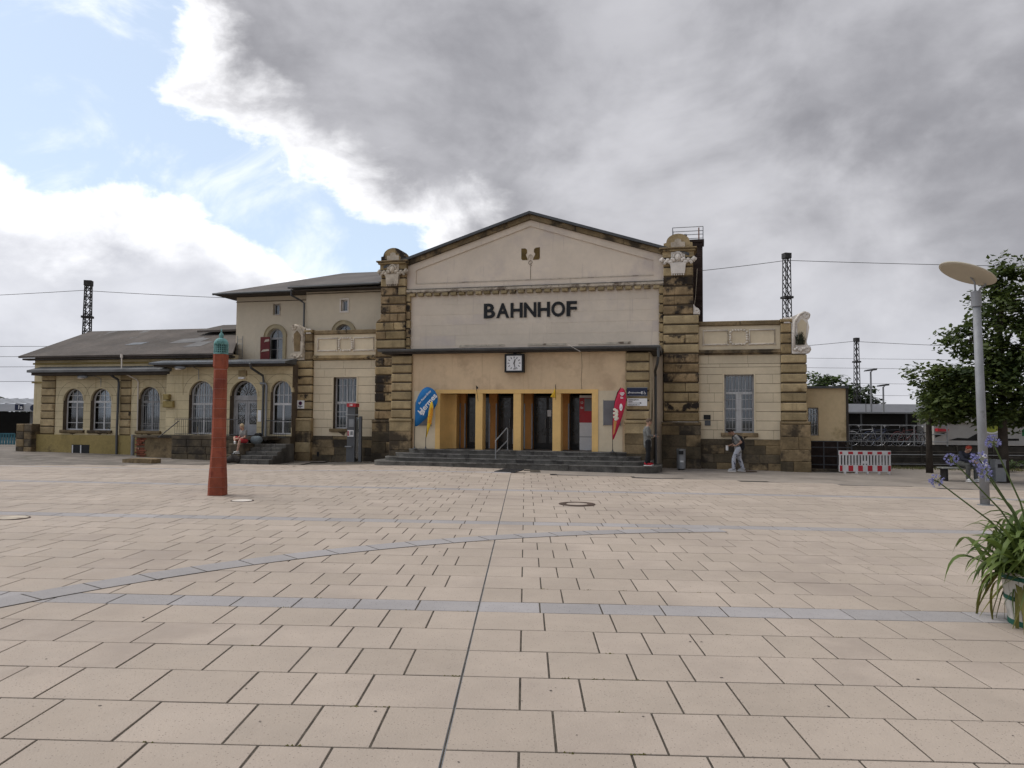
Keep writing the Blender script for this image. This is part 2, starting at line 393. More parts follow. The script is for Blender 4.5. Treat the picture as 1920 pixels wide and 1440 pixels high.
for a0, a1, b0, b1, band in slabs:
    c = P((a0 + a1) / 2, (b0 + b1) / 2)
    if not in_square(c.x, c.y): continue
    vis = c.y > 3.3 and abs(c.x) < .70 * c.y + .5
    sl = (a0, a1, b0, b1, band, c)
    if vis and c.y < 21.5: (bands_n if band else near).append(sl)
    else: far.append(sl)
near.sort(key=lambda q: q[5].length); bands_n.sort(key=lambda q: q[5].length)
far += near[300:]; near = near[:300]; far += bands_n[200:]; bands_n = bands_n[:200]
_sm = {}
tilt = Matrix.Rotation(math.atan(.0056), 4, 'X') @ Matrix.Rotation(math.atan(.010), 4, 'Y') @ Matrix.Rotation(-PSI, 4, 'Z')
def slab_mesh(w, h, mat, nm):
    k = (round(w, 2), round(h, 2), nm)
    if k not in _sm:
        X, Y, c = w / 2 - GA, h / 2 - GB, .0025; z0 = -.03
        v = [(-X, -Y, z0), (X, -Y, z0), (X, Y, z0), (-X, Y, z0), (-X, -Y, -c), (X, -Y, -c), (X, Y, -c), (-X, Y, -c), (-X + c, -Y + c, 0), (X - c, -Y + c, 0), (X - c, Y - c, 0), (-X + c, Y - c, 0)]
        f = [(8, 9, 10, 11)] + [(i, (i + 1) % 4, (i + 1) % 4 + 4, i + 4) for i in range(4)] + [(i + 4, (i + 1) % 4 + 4, (i + 1) % 4 + 8, i + 8) for i in range(4)]
        me = bpy.data.meshes.new(nm); me.from_pydata(v, [], f); me.materials.append(mat); _sm[k] = me
    return _sm[k]
for a0, a1, b0, b1, band, c in near + bands_n:
    nm, mt = ('grey_band_slab', band_m) if band else ('paving_slab', slab_m)
    o = obj(nm, slab_mesh(a1 - a0, b1 - b0, mt, nm), parent=plaza)
    o.matrix_local = Matrix.Translation((c.x, c.y, g(c.x, c.y) + random.uniform(-.0015, .0015))) @ tilt @ Matrix.Rotation(random.uniform(-.003, .003), 4, 'Z')
def far_mesh(lst, name, mat, band):
    v = []; f = []; tint = []
    for a0, a1, b0, b1, bd, c in lst:
        if bd != band: continue
        n = len(v); dz = random.uniform(-.002, .001); t = random.random()
        for (aa, bb) in ((a0 + GA, b0 + GB), (a1 - GA, b0 + GB), (a1 - GA, b1 - GB), (a0 + GA, b1 - GB)):
            p = P(aa, bb); v.append((p.x, p.y, g(p.x, p.y) + dz))
        for i in range(4): q = v[n + i]; v.append((q[0], q[1], q[2] - .03))
        f += [(n, n + 1, n + 2, n + 3)] + [(n + i + 4, n + (i + 1) % 4 + 4, n + (i + 1) % 4, n + i) for i in range(4)]
        tint += [t] * 5
    me = bpy.data.meshes.new(name); me.from_pydata(v, [], f); me.materials.append(mat)
    at = me.attributes.new('tint', 'FLOAT', 'FACE'); at.data.foreach_set('value', tint); me.update()
    o = obj(name, me, parent=plaza); struct(o, 'stuff')
far_mesh(far, 'distant_paving_slabs', slab_far, False); far_mesh(far, 'distant_band_slabs', band_m, True)
# curved grey band laid across the courses
cx, cy, R0 = 5.083, 1.648, 11.711
def arc_piece(a0, a1, r0, r1, dz, n=4, th=.02):
    mb = MB(); t = []; 
    for i in range(n + 1):
        a = a0 + (a1 - a0) * i / n
        for r in (r0, r1):
            x, y = cx + r * math.cos(a), cy + r * math.sin(a); t.append((x, y, g(x, y) + dz))
    lo = [(x, y, z - th) for x, y, z in t]; N = len(t); f = []
    for i in range(n): f += [(2 * i, 2 * i + 2, 2 * i + 3, 2 * i + 1), (2 * i, 2 * i + N, 2 * i + 2 + N, 2 * i + 2), (2 * i + 1, 2 * i + 3, 2 * i + 3 + N, 2 * i + 1 + N)]
    f += [(0, 1, 1 + N, N), (2 * n, 2 * n + N, 2 * n + 1 + N, 2 * n + 1)]
    return mb.add(t + lo, f)
st = .615 / R0; a = rad(100)
obj('curved_band_bed', arc_piece(rad(97), rad(174), R0 - .21, R0 + .21, .0035, 60, .012), bed_m, plaza)
k = 0
while rad(97) + (k + 1) * st < rad(174):
    obj('curved_band_slab', arc_piece(rad(97) + k * st + .0009, rad(97) + (k + 1) * st - .0009, R0 - .197, R0 + .197, .0065, 2, .014), band_m, plaza); k += 1
# slotted drain down the middle of the square: two thin rails in the central joint
t = thing('slot_drain', 'twin steel rails of the slot drain up the middle of the square', 'drain', (PC.x, 0, 0))
for off in (-.009, .009):
    p, q = P(off, 2.5), P(off, 24.6); n = 12; pts = [p.lerp(q, i / n) for i in range(n + 1)]
    obj('rail', MB().tube([(w.x - PC.x, w.y, g(w.x, w.y) - .004) for w in pts], .0045, 4), zinc, t)
# drain in front of the station
mb = MB()
for i in range(44):
    s0 = .5 + i * .5; p, q = WG(s0, 5.6), WG(s0 + .5, 5.6); r_, t_ = WG(s0, 5.72), WG(s0 + .5, 5.72)
    mb.add([p + Vector((0, 0, -.004)), q + Vector((0, 0, -.004)), t_ + Vector((0, 0, -.004)), r_ + Vector((0, 0, -.004)), p - Vector((0, 0, .05)), q - Vector((0, 0, .05)), t_ - Vector((0, 0, .05)), r_ - Vector((0, 0, .05))],
           [(0, 1, 2, 3), (3, 2, 6, 7), (1, 0, 4, 5)])
tag(obj('drain_channel', mb, iron_d), 'long dark drain channel crossing the square in front of the right wing', 'drain')
def in_fore(x, y):
    s, d = sd(x, y); return s > .85 and -9 < d < 5.6 and x < 44
fore = sheet('forecourt', lin(-2, 44, .5), lin(14, 40, .5), asph, -.010, in_fore)
cob = M('cobbles', (.19, .165, .14), .92, .3, 1.2, .9, 9, rnd=0, stain=((.09, .085, .06), .8, .55, .7), speck=((.05, .045, .035), 7, .02))
def in_cob(x, y):
    s, d = sd(x, y); return s < -9 and -40 < x and d > -3 and not in_square(x, y) and y > 10
sheet('cobbled_lane', lin(-40, -7, .5), lin(8, 44, .5), cob, -.012, in_cob)
# covers and plates in the paving
def disc(mb, x, y, r, dz, seg=28, r0=0):
    n = len(mb.v)
    if r0:
        v = [(x + q * math.cos(2 * PI * k / seg), y + q * math.sin(2 * PI * k / seg), g(x + q * math.cos(2 * PI * k / seg), y + q * math.sin(2 * PI * k / seg)) + dz) for q in (r0, r) for k in range(seg)]
        return mb.add(v, [(k, (k + 1) % seg, seg + (k + 1) % seg, seg + k) for k in range(seg)])
    v = [(x + r * math.cos(2 * PI * k / seg), y + r * math.sin(2 * PI * k / seg), g(x, y) + dz) for k in range(seg)]
    return mb.add(v, [tuple(range(seg))])
cast = M('cast_iron', (.085, .058, .045), .7, .25, 6, .4, 60, metal=.3)
t = thing('manhole_cover', 'round manhole cover with dark iron ring set in the slabs before the steps', 'manhole', (1.44, 16.8, g(1.44, 16.8)))
mb = MB().lathe([(.40, -.02), (.40, .012), (.385, .016), (.30, .016), (.285, .012), (.24, .012), (.238, .004)], 32); obj('iron_ring', mb, cast, t)
obj('concrete_fill', MB().lathe([(.232, -.01), (.232, .010), (.2, .011)], 32), slab_m, t)
t = thing('access_plate', 'small pale round cover in the paving right of the red column', 'manhole', (-5.75, 16.4, g(-5.75, 16.4)))
obj('plate', MB().lathe([(.21, -.02), (.21, .008), (.2, .011)], 24), stucco_w, t); obj('iron_ring', MB().lathe([(.24, -.02), (.24, .006), (.215, .006)], 24), cast, t)
t = thing('access_plate', 'pale oval cover in the paving at the far left of the square', 'manhole', (-8.63, 13.3, g(-8.63, 13.3)))
obj('plate', MB().lathe([(.24, -.02), (.24, .008), (.23, .011)], 24), stucco_d, t); obj('iron_ring', MB().lathe([(.27, -.02), (.27, .006), (.245, .006)], 24), cast, t)
p = WG(8.4, .95)
t = thing('access_plate', 'flat rusty cover in the ground before the right wing window', 'manhole', p)
obj('plate', MB().lathe([(.40, -.02), (.40, .004), (.39, .008)], 24), cast, t)
p = WG(.35, 4.7)
gr = thing('entrance_grating', 'dark rectangular grating in the paving at the foot of the steps', 'grating', p, RB)
mb = MB()
for i in range(15): mb.box(-.32 + i * .045, -.30 + i * .045, -.75, .5, -.01, .022)
obj('grating_bars', mb, iron_d, gr); obj('frame', MB().box(-.35, -.322, -.78, .53, -.01, .026).box(.35, .378, -.78, .53, -.01, .026).box(-.322, .35, -.78, -.752, -.01, .026).box(-.322, .35, .502, .53, -.01, .026), iron_d, gr)
# little dark spots: chewing gum and droppings trodden into the slabs
mb = MB()
for i in range(90):
    y = random.uniform(3.8, 17); x = random.uniform(-.66, .66) * y; r = random.uniform(.004, .014)
    n = len(mb.v); mb.add([(x + r * random.uniform(.7, 1.2) * math.cos(q), y + r * random.uniform(.6, 1.) * math.sin(q), g(x, y) + .0035) for q in [2 * PI * k / 7 for k in range(7)]], [tuple(range(7))])
o = obj('gum_spots', mb, M('old_gum', (.10, .085, .075), .9, .2, 4, 0), plaza); struct(o, 'stuff')
leaf_dry = M('dry_leaf', (.30, .19, .06), .9, .3, 9, 0)
moss = M('joint_moss', (.13, .12, .035), .95, .4, 12, .4, 40)
mb = MB()
for i in range(260):      # tufts of moss and grit along the joints near the camera
    b0 = random.choice(rows)
    if not 3.7 < b0[0] < 9: continue
    a = random.gauss(0, 1.8); q = P(a, b0[0])
    for k in range(6):
        x, y = q.x + random.gauss(0, .025), q.y + random.gauss(0, .006); r = random.uniform(.003, .009); z = g(x, y)
        mb.add([(x - r, y - r, z), (x + r, y - r * .6, z), (x + r * .2, y + r, z), (x, y, z + r)], [(0, 1, 3), (1, 2, 3), (2, 0, 3)])
o = obj('moss_tufts', mb, moss, plaza); struct(o, 'stuff')

# ------------------------------------------------------------------ walls, openings, windows
def hwid(op, z):
    c, w, z0, z1, arch = op
    if z < z0 or z > z1: return 0.
    if not arch: return w / 2
    R = w / 2; zs = z1 - R
    return R if z <= zs else math.sqrt(max(0, R * R - (z - zs) ** 2))
def cells(s0, s1, za, zb, ops, joints=(), gap=0., gapv=None):
    """outlines of the stones of one course, cut by openings (also arched) and by vertical joints"""
    h = gap / 2; za, zb = za + h, zb - h
    if gapv is not None: h = gapv / 2
    act = sorted([o for o in ops if o[2] < zb - 1e-4 and o[3] > za + 1e-4])
    zl = [za, zb]
    for o in act:
        zl += [z for z in (o[2], o[3]) if za < z < zb]
        if o[4]:
            zs = o[3] - o[1] / 2; zl += [zs + o[1] / 2 * math.sin(PI / 2 * i / 10) for i in range(11) if za < zs + o[1] / 2 * math.sin(PI / 2 * i / 10) < zb]
    zl = sorted(set(round(z, 5) for z in zl)); out = []
    edges = [None] + act + [None]
    for i in range(len(edges) - 1):
        A, B = edges[i], edges[i + 1]
        js = [-1e3] + [j for j in joints] + [1e3]
        for ja, jb in zip(js[:-1], js[1:]):
            pl, pr = [], []; wide = 0
            for z in zl:
                l = s0 + h if A is None else A[0] + max(hwid(A, z), h if A[4] or hwid(A, z) == 0 else 0)
                r = s1 - h if B is None else B[0] - max(hwid(B, z), h)
                l, r = max(l, ja + h), min(r, jb - h); wide = max(wide, r - l)
                if r < l: m_ = (l + r) / 2; l = r = max(min(m_, jb - h), ja + h)
                pl.append((l, z)); pr.append((r, z))
            if wide < .04: continue
            poly = []
            for p_ in pr + pl[::-1]:
                if not poly or (abs(poly[-1][0] - p_[0]) + abs(poly[-1][1] - p_[1])) > 1e-4: poly.append(p_)
            if abs(poly[0][0] - poly[-1][0]) + abs(poly[0][1] - poly[-1][1]) < 1e-4: poly.pop()
            if len(poly) >= 3: out.append(poly)
    return out
def wall(parent, name, s0, s1, d, z0, z1, ops, mat, thick=.35):
    """backing wall with real openings; returns the part"""
    zb = sorted(set([z0, z1] + [z for o in ops for z in (o[2], o[3]) if z0 < z < z1])); mb = MB()
    for a, b in zip(zb[:-1], zb[1:]):
        for poly in cells(s0, s1, a, b, ops): mb.prism(poly, -d, -d + thick)
    return obj(name, mb, mat, parent)
def ashlar(parent, s0, s1, d, zs, ops, mat, lens=(1.1, 1.4), gap=.016, proud=.014, seed=0, name='ashlar_block'):
    rnd = random.Random(seed)
    for za, zb in zip(zs[:-1], zs[1:]):
        j = []; x = s0 + rnd.uniform(.3, lens[0])
        while x < s1 - .25: j.append(x); x += rnd.uniform(*lens)
        # keep joints off the edges of the openings
        j = [q for q in j if all(abs(q - (o[0] + e * o[1] / 2)) > .12 for o in ops for e in (-1, 1))]
        for poly in cells(s0, s1, za, zb, ops, j, gap, gap * .5):
            c = (min(p[0] for p in poly) + max(p[0] for p in poly)) / 2; zc = min(p[1] for p in poly)
            obj(name, MB().prism([(p[0] - c, p[1] - zc) for p in poly], -proud, .01), mat, parent, (c, -d, zc))
def pilaster(parent, s0, s1, d, z0, z1, n, mats, gap=.06, core=joint_or, splits=0., seed=0, bev=.028, depth=.3, name='stone_block', core_top=None):
    rnd = random.Random(seed); h = (z1 - z0) / n; i = 0
    pc = obj('pilaster', MB().box(s0 + .03, s1 - .03, -d + .035, -d + depth, z0, core_top or z1), core, parent)
    for i in range(n):
        za, zb = z0 + i * h + gap / 2, z0 + (i + 1) * h - gap / 2
        m = mats(i / max(1, n - 1), rnd) if callable(mats) else mats
        if rnd.random() < splits:
            c = s0 + (s1 - s0) * rnd.choice((.3, .35, .62, .7)); m2 = mats(i / max(1, n - 1), rnd) if callable(mats) else mats
            block(pc, name, s0, c - .006, -d, -d + depth - .05, za, zb, m, bev); block(pc, name, c + .006, s1, -d, -d + depth - .05, za, zb, m2, bev)
        else: block(pc, name, s0, s1, -d, -d + depth - .05, za, zb, m, bev)
    return pc
def arch_pts(c, w, z1, n=16):
    R = w / 2; zs = z1 - R; return [(c + R * math.cos(PI * k / n), zs + R * math.sin(PI * k / n)) for k in range(n + 1)]
def window(parent, d, c, w, z0, z1, arch=False, fm=win_w, transom=None, nx=2, rows_low=(), rows_up=(), nx_up=2, curtain=None, recess=.20, grille=None, mull=.05, dark=room_m, name='window', fr=.06):
    """frame with glazing bars > panes; a dark room, and a curtain where one shows"""
    y0, y1 = -d + recess, -d + recess + .06; R = w / 2; zs = z1 - R if arch else z1
    mb = MB()
    if arch:
        o = arch_pts(c, w, z1, 20); i_ = [(c + (R - fr) * math.cos(PI * k / 20), zs + (R - fr) * math.sin(PI * k / 20)) for k in range(21)]
        for k in range(20): mb.prism([o[k], o[k + 1], i_[k + 1], i_[k]][::-1], y0, y1)
    else: mb.box(c - R, c + R, y0, y1, z1 - fr, z1)
    mb.box(c - R, c - R + fr, y0, y1, z0, zs).box(c + R - fr, c + R, y0, y1, z0, zs).box(c - R + fr, c + R - fr, y0, y1, z0, z0 + fr)
    zt = transom
    ztop = z1 - (0 if not arch else 0)
    if zt: mb.box(c - R + fr, c + R - fr, y0 - .01, y1 - .012, zt - .045, zt + .045)
    def zarch(x):
        return zs + math.sqrt(max(0, (R - fr) ** 2 - (x - c) ** 2)) if arch else z1 - fr
    xs_l = [c - R + fr + (w - 2 * fr) * i / nx for i in range(nx + 1)]; xs_u = [c - R + fr + (w - 2 * fr) * i / nx_up for i in range(nx_up + 1)]
    zlo_top = zt - .045 if zt else None
    segs = []
    if zt: segs.append((xs_l, [z0 + fr, *rows_low, zt - .045], mull)); segs.append((xs_u, [zt + .045, *rows_up, None], .026))
    else: segs.append((xs_l, [z0 + fr, *rows_low, None], mull))
    panes = []
    for xs, zz, mw in segs:
        for i, x in enumerate(xs[1:-1]):
            ww = mw if (len(xs) == 3 or i == (len(xs) - 3) // 2) else .026
            mb.box(x - ww / 2, x + ww / 2, y0 + .004, y1 - .016, zz[0], (zz[-1] if zz[-1] is not None else zarch(x) + .01))
        for z in zz[1:-1]:
            hw_ = (R - fr) if z <= zs else math.sqrt(max(0, (R - fr) ** 2 - (z - zs) ** 2)) if arch else R - fr
            mb.box(c - hw_, c + hw_, y0 + .008, y1 - .02, z - .012, z + .012)
        for xa, xb in zip(xs[:-1], xs[1:]):
            for za, zb in zip(zz[:-1], zz[1:]):
                tops = [(xb + (xa - xb) * k / 6, min(zb if zb is not None else 99, max(za, zarch(xb + (xa - xb) * k / 6)))) for k in range(7)]
                if max(t_[1] for t_ in tops) - za < .03: continue
                panes.append([(xa, za), (xb, za)] + [t_ for t_ in tops if t_[1] > za + .002])
    fo = obj(name, mb, fm, parent)
    for poly in panes:
        if len(poly) >= 3: obj('pane', MB().prism(poly, y1 - .035, y1 - .031), glass, fo)
    # room behind and curtain
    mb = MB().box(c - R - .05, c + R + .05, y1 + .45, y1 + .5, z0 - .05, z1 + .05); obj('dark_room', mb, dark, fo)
    if curtain:
        n = 26; v = []; f = []
        for k in range(n + 1):
            x = c - R + .03 + (w - .06) * k / n; yy = y1 + .09 + .018 * math.sin(k * 2.1) + .008 * math.sin(k * 5.3)
            v += [(x, yy, z0 + .03), (x, yy, zarch(x) if arch else z1 - .02)]
        f = [(2 * k, 2 * k + 2, 2 * k + 3, 2 * k + 1) for k in range(n)]
        obj('curtain', MB().add(v, f), curtain, fo)
    if grille:
        nb, hz = grille; yb = -d + recess - .07; mb = MB()
        for k in range(nb):
            x = c - R + w * (k + .5) / nb; zt_ = zs + math.sqrt(max(0, R * R - (x - c) ** 2)) if arch else z1
            mb.tube([(x, yb, z0 + .02), (x, yb, zt_ - .02)], .009, 5)
        for z in hz: mb.tube([(c - R, yb + .012, z), (c + R, yb + .012, z)], .010, 5)
        obj('grille', mb, iron, fo)
    return fo
def sill(parent, d, c, w, z, mat, h=.12, out=.1):
    return obj('sill', MB().prism([(c - w / 2, z - h), (c + w / 2, z - h), (c + w / 2, z - .02), (c - w / 2, z)][:3] + [(c - w / 2, z - .02)], -d - out, -d + .15), mat, parent)
def courses(z0, z1, n): return [z0 + (z1 - z0) * i / n for i in range(n + 1)]

# ------------------------------------------------------------------ the entrance hall
hall = bthing('station_hall', 'gabled station entrance hall with rusticated corner pillars and a low columned porch', 'building', 0, 0, 0)
SL = .317
def rake(s, z): return z - abs(s) * SL
hw_ = wall(hall, 'front_wall', -5.35, 5.35, 0, 0, 7.30, [(0, 6.4, 0, 3.1, False)], pl_hall, .4)
# gable wall
mb = MB().prism([(-5.42, 7.30), (5.42, 7.30), (5.42, rake(5.42, 10.16)), (0, 10.16), (-5.42, rake(5.42, 10.16))], 0, .4)
obj('gable_wall', mb, pl_hall, hall)
# raised border round the sunk gable field
def ring_poly(o, i, y0, y1, mb):
    n = len(o)
    for k in range(n): mb.prism([o[k], o[(k + 1) % n], i[(k + 1) % n], i[k]], y0, y1)
mb = MB(); ring_poly([(-5.40, 7.415), (5.40, 7.415), (5.40, rake(5.40, 10.155)), (0, 10.155), (-5.40, rake(5.40, 10.155))], [(-5.0, 7.68), (5.0, 7.68), (5.0, 8.26), (0, 9.90), (-5.0, 8.26)], -.05, .02, mb)
obj('gable_border', mb, pl_hall, hall)
obj('gable_ledge', MB().box(-5.0, 5.0, -.065, .02, 7.655, 7.68), stucco_d, hall)
# smooth scored plaster: shallow courses across the wall below the frieze
ashlar(hw_, -5.2, 5.2, -.0, [4.55 + .44 * i for i in range(6)] + [7.15], [], pl_hall, (2.6, 4.2), .008, .007, 5, 'plaster_panel')
# cornice over the frieze, dentils
obj('cornice', MB().prism([(-5.42, 7.30), (5.42, 7.30), (5.42, 7.405), (-5.42, 7.405)], -.17, .0).box(-5.42, 5.42, -.10, 0, 7.262, 7.30), stucco_d, hall)
obj('cornice_capping', MB().box(-5.44, 5.44, -.19, .0, 7.408, 7.425), metal_d, hall)
for i in range(29):
    x = -5.12 + i * (10.24 / 28); block(hall, 'dentil', x - .125, x + .125, -.15, 0, 7.125, 7.26, sand if i % 3 else sand_mid, .02)
# raking cornice stones and roof edge
ca = math.atan(SL)
for sg in (-1, 1):
    n = 6; Ln = 5.75
    for i in range(n):
        a0, a1 = Ln * i / n + .006, Ln * (i + 1) / n - .006
        poly = [(sg * a0, rake(a0, 10.165)), (sg * a1, rake(a1, 10.165)), (sg * a1, rake(a1, 10.36)), (sg * a0, rake(a0, 10.36))]
        obj('raking_cornice_stone', MB().prism(poly if sg > 0 else poly[::-1], -.16, .30), sand_base, hall)
roof = MB()
for sg in (-1, 1):
    a0, a1 = 0, 6.35
    o = [(sg * a0, rake(a0, 10.375)), (sg * a1, rake(a1, 10.375)), (sg * a1, rake(a1, 10.455)), (sg * a0, rake(a0, 10.455))]
    roof.prism(o if sg > 0 else o[::-1], -.27, 15.0)
ro = obj('roof', roof, felt_h, hall)
vg = MB()
for sg in (-1, 1):
    o = [(0, rake(0, 10.365)), (sg * 6.38, rake(6.38, 10.365)), (sg * 6.38, rake(6.38, 10.472)), (0, rake(0, 10.472))]
    vg.prism(o if sg > 0 else o[::-1], -.31, -.275)
obj('verge_board', vg, metal_d, ro)
obj('ridge_rod', MB().tube([(-3.45, 1.5, 9.2), (-3.45, 1.5, 9.85)], .03, 6), zinc, ro)
obj('side_wall', MB().box(5.1, 5.45, .4, 15, 0, 8.5), pl_hall, hall); obj('side_wall', MB().box(-5.45, -5.1, .4, 15, 0, 8.5), pl_hall, hall)
obj('back_wall', MB().prism([(-5.45, 0), (5.45, 0), (5.45, 8.5), (0, 10.3), (-5.45, 8.5)], 14.7, 15), pl_hall, hall)
# flashing scraps above the porch roof
obj('wall_flashing', MB().prism([(-3.05, 4.93), (-1.05, 4.955), (-1.08, 5.03), (-3.0, 5.03)], -.03, .0), stucco_d, hall); obj('wall_flashing', MB().prism([(-.1, 4.95), (1.5, 4.95), (1.5, 5.035), (-.1, 5.04)], -.03, 0), stucco_d, hall)
obj('wall_flashing', MB().prism([(2.0, 4.95), (4.1, 4.96), (4.1, 5.06), (2.0, 5.0)], -.03, 0), stucco_d, hall)
# corner pillars
def crust_l(t, r): return r.choice((sand_crust, sand_crust, sand_mid) if t < .75 else (sand_mid, sand, sand_crust))
def crust_r(t, r): return sand_crust if .38 < t < .66 else r.choice((sand, sand_mid, sand, sand_mid))
for sg, mf, sp in ((-1, crust_l, .55), (1, crust_r, .3)):
    def X(a, b): return (a, b) if sg > 0 else (-b, -a)
    x0, x1 = X(5.39, 6.73); pilaster(hall, x0, x1, .25, 1.88, 6.04, 11, mf, splits=sp, seed=3 + sg, depth=.75)
    x0, x1 = X(5.39, 6.52); pilaster(hall, x0, x1, .25, 6.04, 8.30, 6, (lambda t, r, mf=mf: mf(.4 * (1 - t) + .75 * t if sg > 0 else .5 + .5 * t, r)), splits=sp, seed=9 + sg, depth=.75, core_top=8.5)
    x0, x1 = X(5.215, 5.385); pilaster(hall, x0, x1, .14, 4.62, 7.26, 7, crust_l if sg < 0 else sand_mid, seed=20 + sg, depth=.2, bev=.012)
    x0, x1 = X(5.33, 6.79)
    b = obj('pillar_base', MB().box(x0 + .02, x1 - .02, -.34, .5, -.2, 1.86), joint_or, hall)
    for k, (za, zb) in enumerate(((-.2, .45), (.46, .92), (.93, 1.36), (1.37, 1.72))):
        c = x0 + (x1 - x0) * (.45 if k % 2 else .62)
        block(b, 'stone_block', x0, c - .005, -.38 + .01 * k, .4, za, zb, sand_dark if k < 3 else sand_base, .015); block(b, 'stone_block', c + .005, x1, -.38 + .01 * k, .4, za, zb, sand_base if (k + sg) % 3 == 0 else sand_dark, .015)
    block(b, 'base_moulding', x0 - .02, x1 + .02, -.36, .4, 1.73, 1.865, sand_base, .04)
    # cap: cornice, rounded top, relief
    xc = sg * 5.955
    cp = obj('pillar_cap', MB().box(xc - .60, xc + .60, -.27, .5, 8.30, 8.52), sand_mid if sg < 0 else sand, hall)
    block(cp, 'cap_cornice', xc - .66, xc + .66, -.38, .55, 8.52, 8.60, sand_mid, .02); block(cp, 'cap_cornice', xc - .72, xc + .72, -.44, .58, 8.603, 8.665, sand_base, .03)
    poly = [(xc - .55, 8.668), (xc + .55, 8.668), (xc + .55, 8.85), (xc + .47, 8.87)] + [(xc + .45 * math.cos(PI * k / 12), 8.88 + .34 * math.sin(PI * k / 12)) for k in range(13)] + [(xc - .47, 8.87), (xc - .55, 8.85)]
    obj('rounded_top', MB().prism(poly, -.29, .45), sand_mid if sg < 0 else sand, cp)
    obj('cap_tablet', MB().prism([(xc - .27, 8.69), (xc + .27, 8.69), (xc + .27, 8.88), (xc + .13, 8.89), (xc + .12, 8.98), (xc, 9.03), (xc - .12, 8.98), (xc - .13, 8.89), (xc - .27, 8.88)], -.32, -.25), stucco_d, cp)
    rm = stucco_d if sg < 0 else stucco_w
    r = obj('relief_tablet', MB().prism([(xc - .26, 7.64), (xc + .26, 7.64), (xc + .29, 7.98), (xc + .31, 8.0), (xc + .31, 8.06), (xc - .31, 8.06), (xc - .31, 8.0), (xc - .29, 7.98)], -.40, -.20), rm, cp)
    for k in range(6): obj('tablet_tooth', MB().box(xc - .255 + k * .087, xc - .255 + k * .087 + .05, -.385, -.22, 7.575, 7.645), rm, r)
    fa = MB().ball((xc, -.33, 8.28), (.125, .11, .16), 12, 8).ball((xc, -.43, 8.265), (.022, .03, .04)).ball((xc - .045, -.415, 8.31), (.02, .015, .014)).ball((xc + .045, -.415, 8.31), (.02, .015, .014)).ball((xc, -.42, 8.205), (.04, .02, .013))
    for k in range(9):
        a = PI * (k / 8); fa.ball((xc + .155 * math.cos(a), -.33, 8.31 + .17 * math.sin(a)), .05, 8, 5)
    fa.ball((xc - .15, -.32, 8.2), .05).ball((xc + .15, -.32, 8.2), .05)
    obj('carved_head', fa, rm, cp, smooth=True)
    obj('relief_back', MB().box(xc - .27, xc + .27, -.31, -.2, 8.06, 8.50), rm, cp)
    for q in (-1, 1):
        gm = MB(); 
        for k in range(9):
            t_ = k / 8; gm.ball((xc + q * (.16 + .46 * t_), -.36 + .05 * t_, 8.17 + .06 * math.sin(k * 1.9) - .05 * math.sin(PI * t_)), (.065 + .02 * (k % 3), .07, .06 + .02 * ((k + 1) % 2)), 8, 5)
        gm.ball((xc + q * .60, -.28, 8.2), (.07, .16, .12), 8, 6)
        obj('carved_garland', gm, rm, cp, smooth=True)
# scroll stub on the right pillar shoulder
obj('shoulder_scroll', MB().prism([(6.53, 6.05), (6.77, 6.05), (6.78, 6.18), (6.72, 6.28), (6.62, 6.33), (6.53, 6.45)], -.2, .3).torus((6.67, -.2, 6.17), .06, .03, 'Y', 14), stucco_w, hall)
obj('shoulder_scroll', MB().prism([(-6.73, 6.05), (-6.53, 6.05), (-6.53, 6.2), (-6.6, 6.16)], -.2, .3), sand_crust, hall)
# gable ornament: winged-wheel niche and staff
em = obj('gable_niche', MB().prism([(-.39, 8.56), (-.34, 8.50), (-.10, 8.50), (-.20, 8.72), (-.145, 8.80), (-.15, 8.93), (-.22, 8.99), (-.39, 8.99)], -.012, .01).prism([(.10, 8.50), (.34, 8.50), (.39, 8.56), (.39, 9.01), (.22, 9.0), (.15, 8.94), (.14, 8.82), (.20, 8.74)], -.012, .01), M('niche_brown', (.13, .085, .03), .9, .25, 5, .2), hall)
wm = MB()
for k in range(13):
    a = PI * k / 12
    if k < 12: b_ = PI * (k + 1) / 12; wm.prism([(.125 * math.cos(a), 8.51 + .22 * math.sin(a)), (.125 * math.cos(b_), 8.51 + .22 * math.sin(b_)), (.10 * math.cos(b_), 8.51 + .19 * math.sin(b_)), (.10 * math.cos(a), 8.51 + .19 * math.sin(a))], -.03, .01)
wm.box(-.012, .012, -.03, .01, 8.51, 8.70)
obj('half_wheel', wm, stucco_d, em)
stf = MB().tube([(0, -.01, 7.69), (0, -.01, 8.25)], .008, 5).tube([(0, -.012, 8.25), (.05, -.012, 8.27), (.02, -.012, 8.30), (-.07, -.012, 8.34), (-.08, -.012, 8.42), (-.02, -.012, 8.47), (.06, -.012, 8.45), (.07, -.012, 8.38), (.0, -.012, 8.34)], .011, 6)
obj('scratched_staff', stf, joint, em)

# porch
PD = 2.5
pw = wall(hall, 'porch_wall', -4.16, 4.16, PD, .5, 4.44, [(-.02, 6.30, .5, 3.035, False)], pl_peach, .35)
obj('porch_patch', MB().box(-4.05, -3.17, -PD - .012, -PD + .01, .77, 3.0), pl_cream, pw)
obj('porch_patch', MB().box(3.13, 4.02, -PD - .012, -PD + .01, .77, 3.0), pl_cream, pw)
obj('wall_crack', MB().tube([(2.52, -PD - .002, 3.05), (2.50, -PD - .002, 3.4), (2.53, -PD - .002, 3.9), (2.51, -PD - .002, 4.42)], .007, 4), joint, pw)
obj('lintel', MB().box(-3.17, 3.13, -PD - .035, -PD + .30, 2.905, 3.05), yellow, pw)
for (xa, xb) in ((-1.56, -1.28), (-.07, .22), (1.43, 1.74)): obj('porch_pillar', MB().box(xa, xb, -PD - .02, -PD + .42, .74, 2.903), yellow, pw)
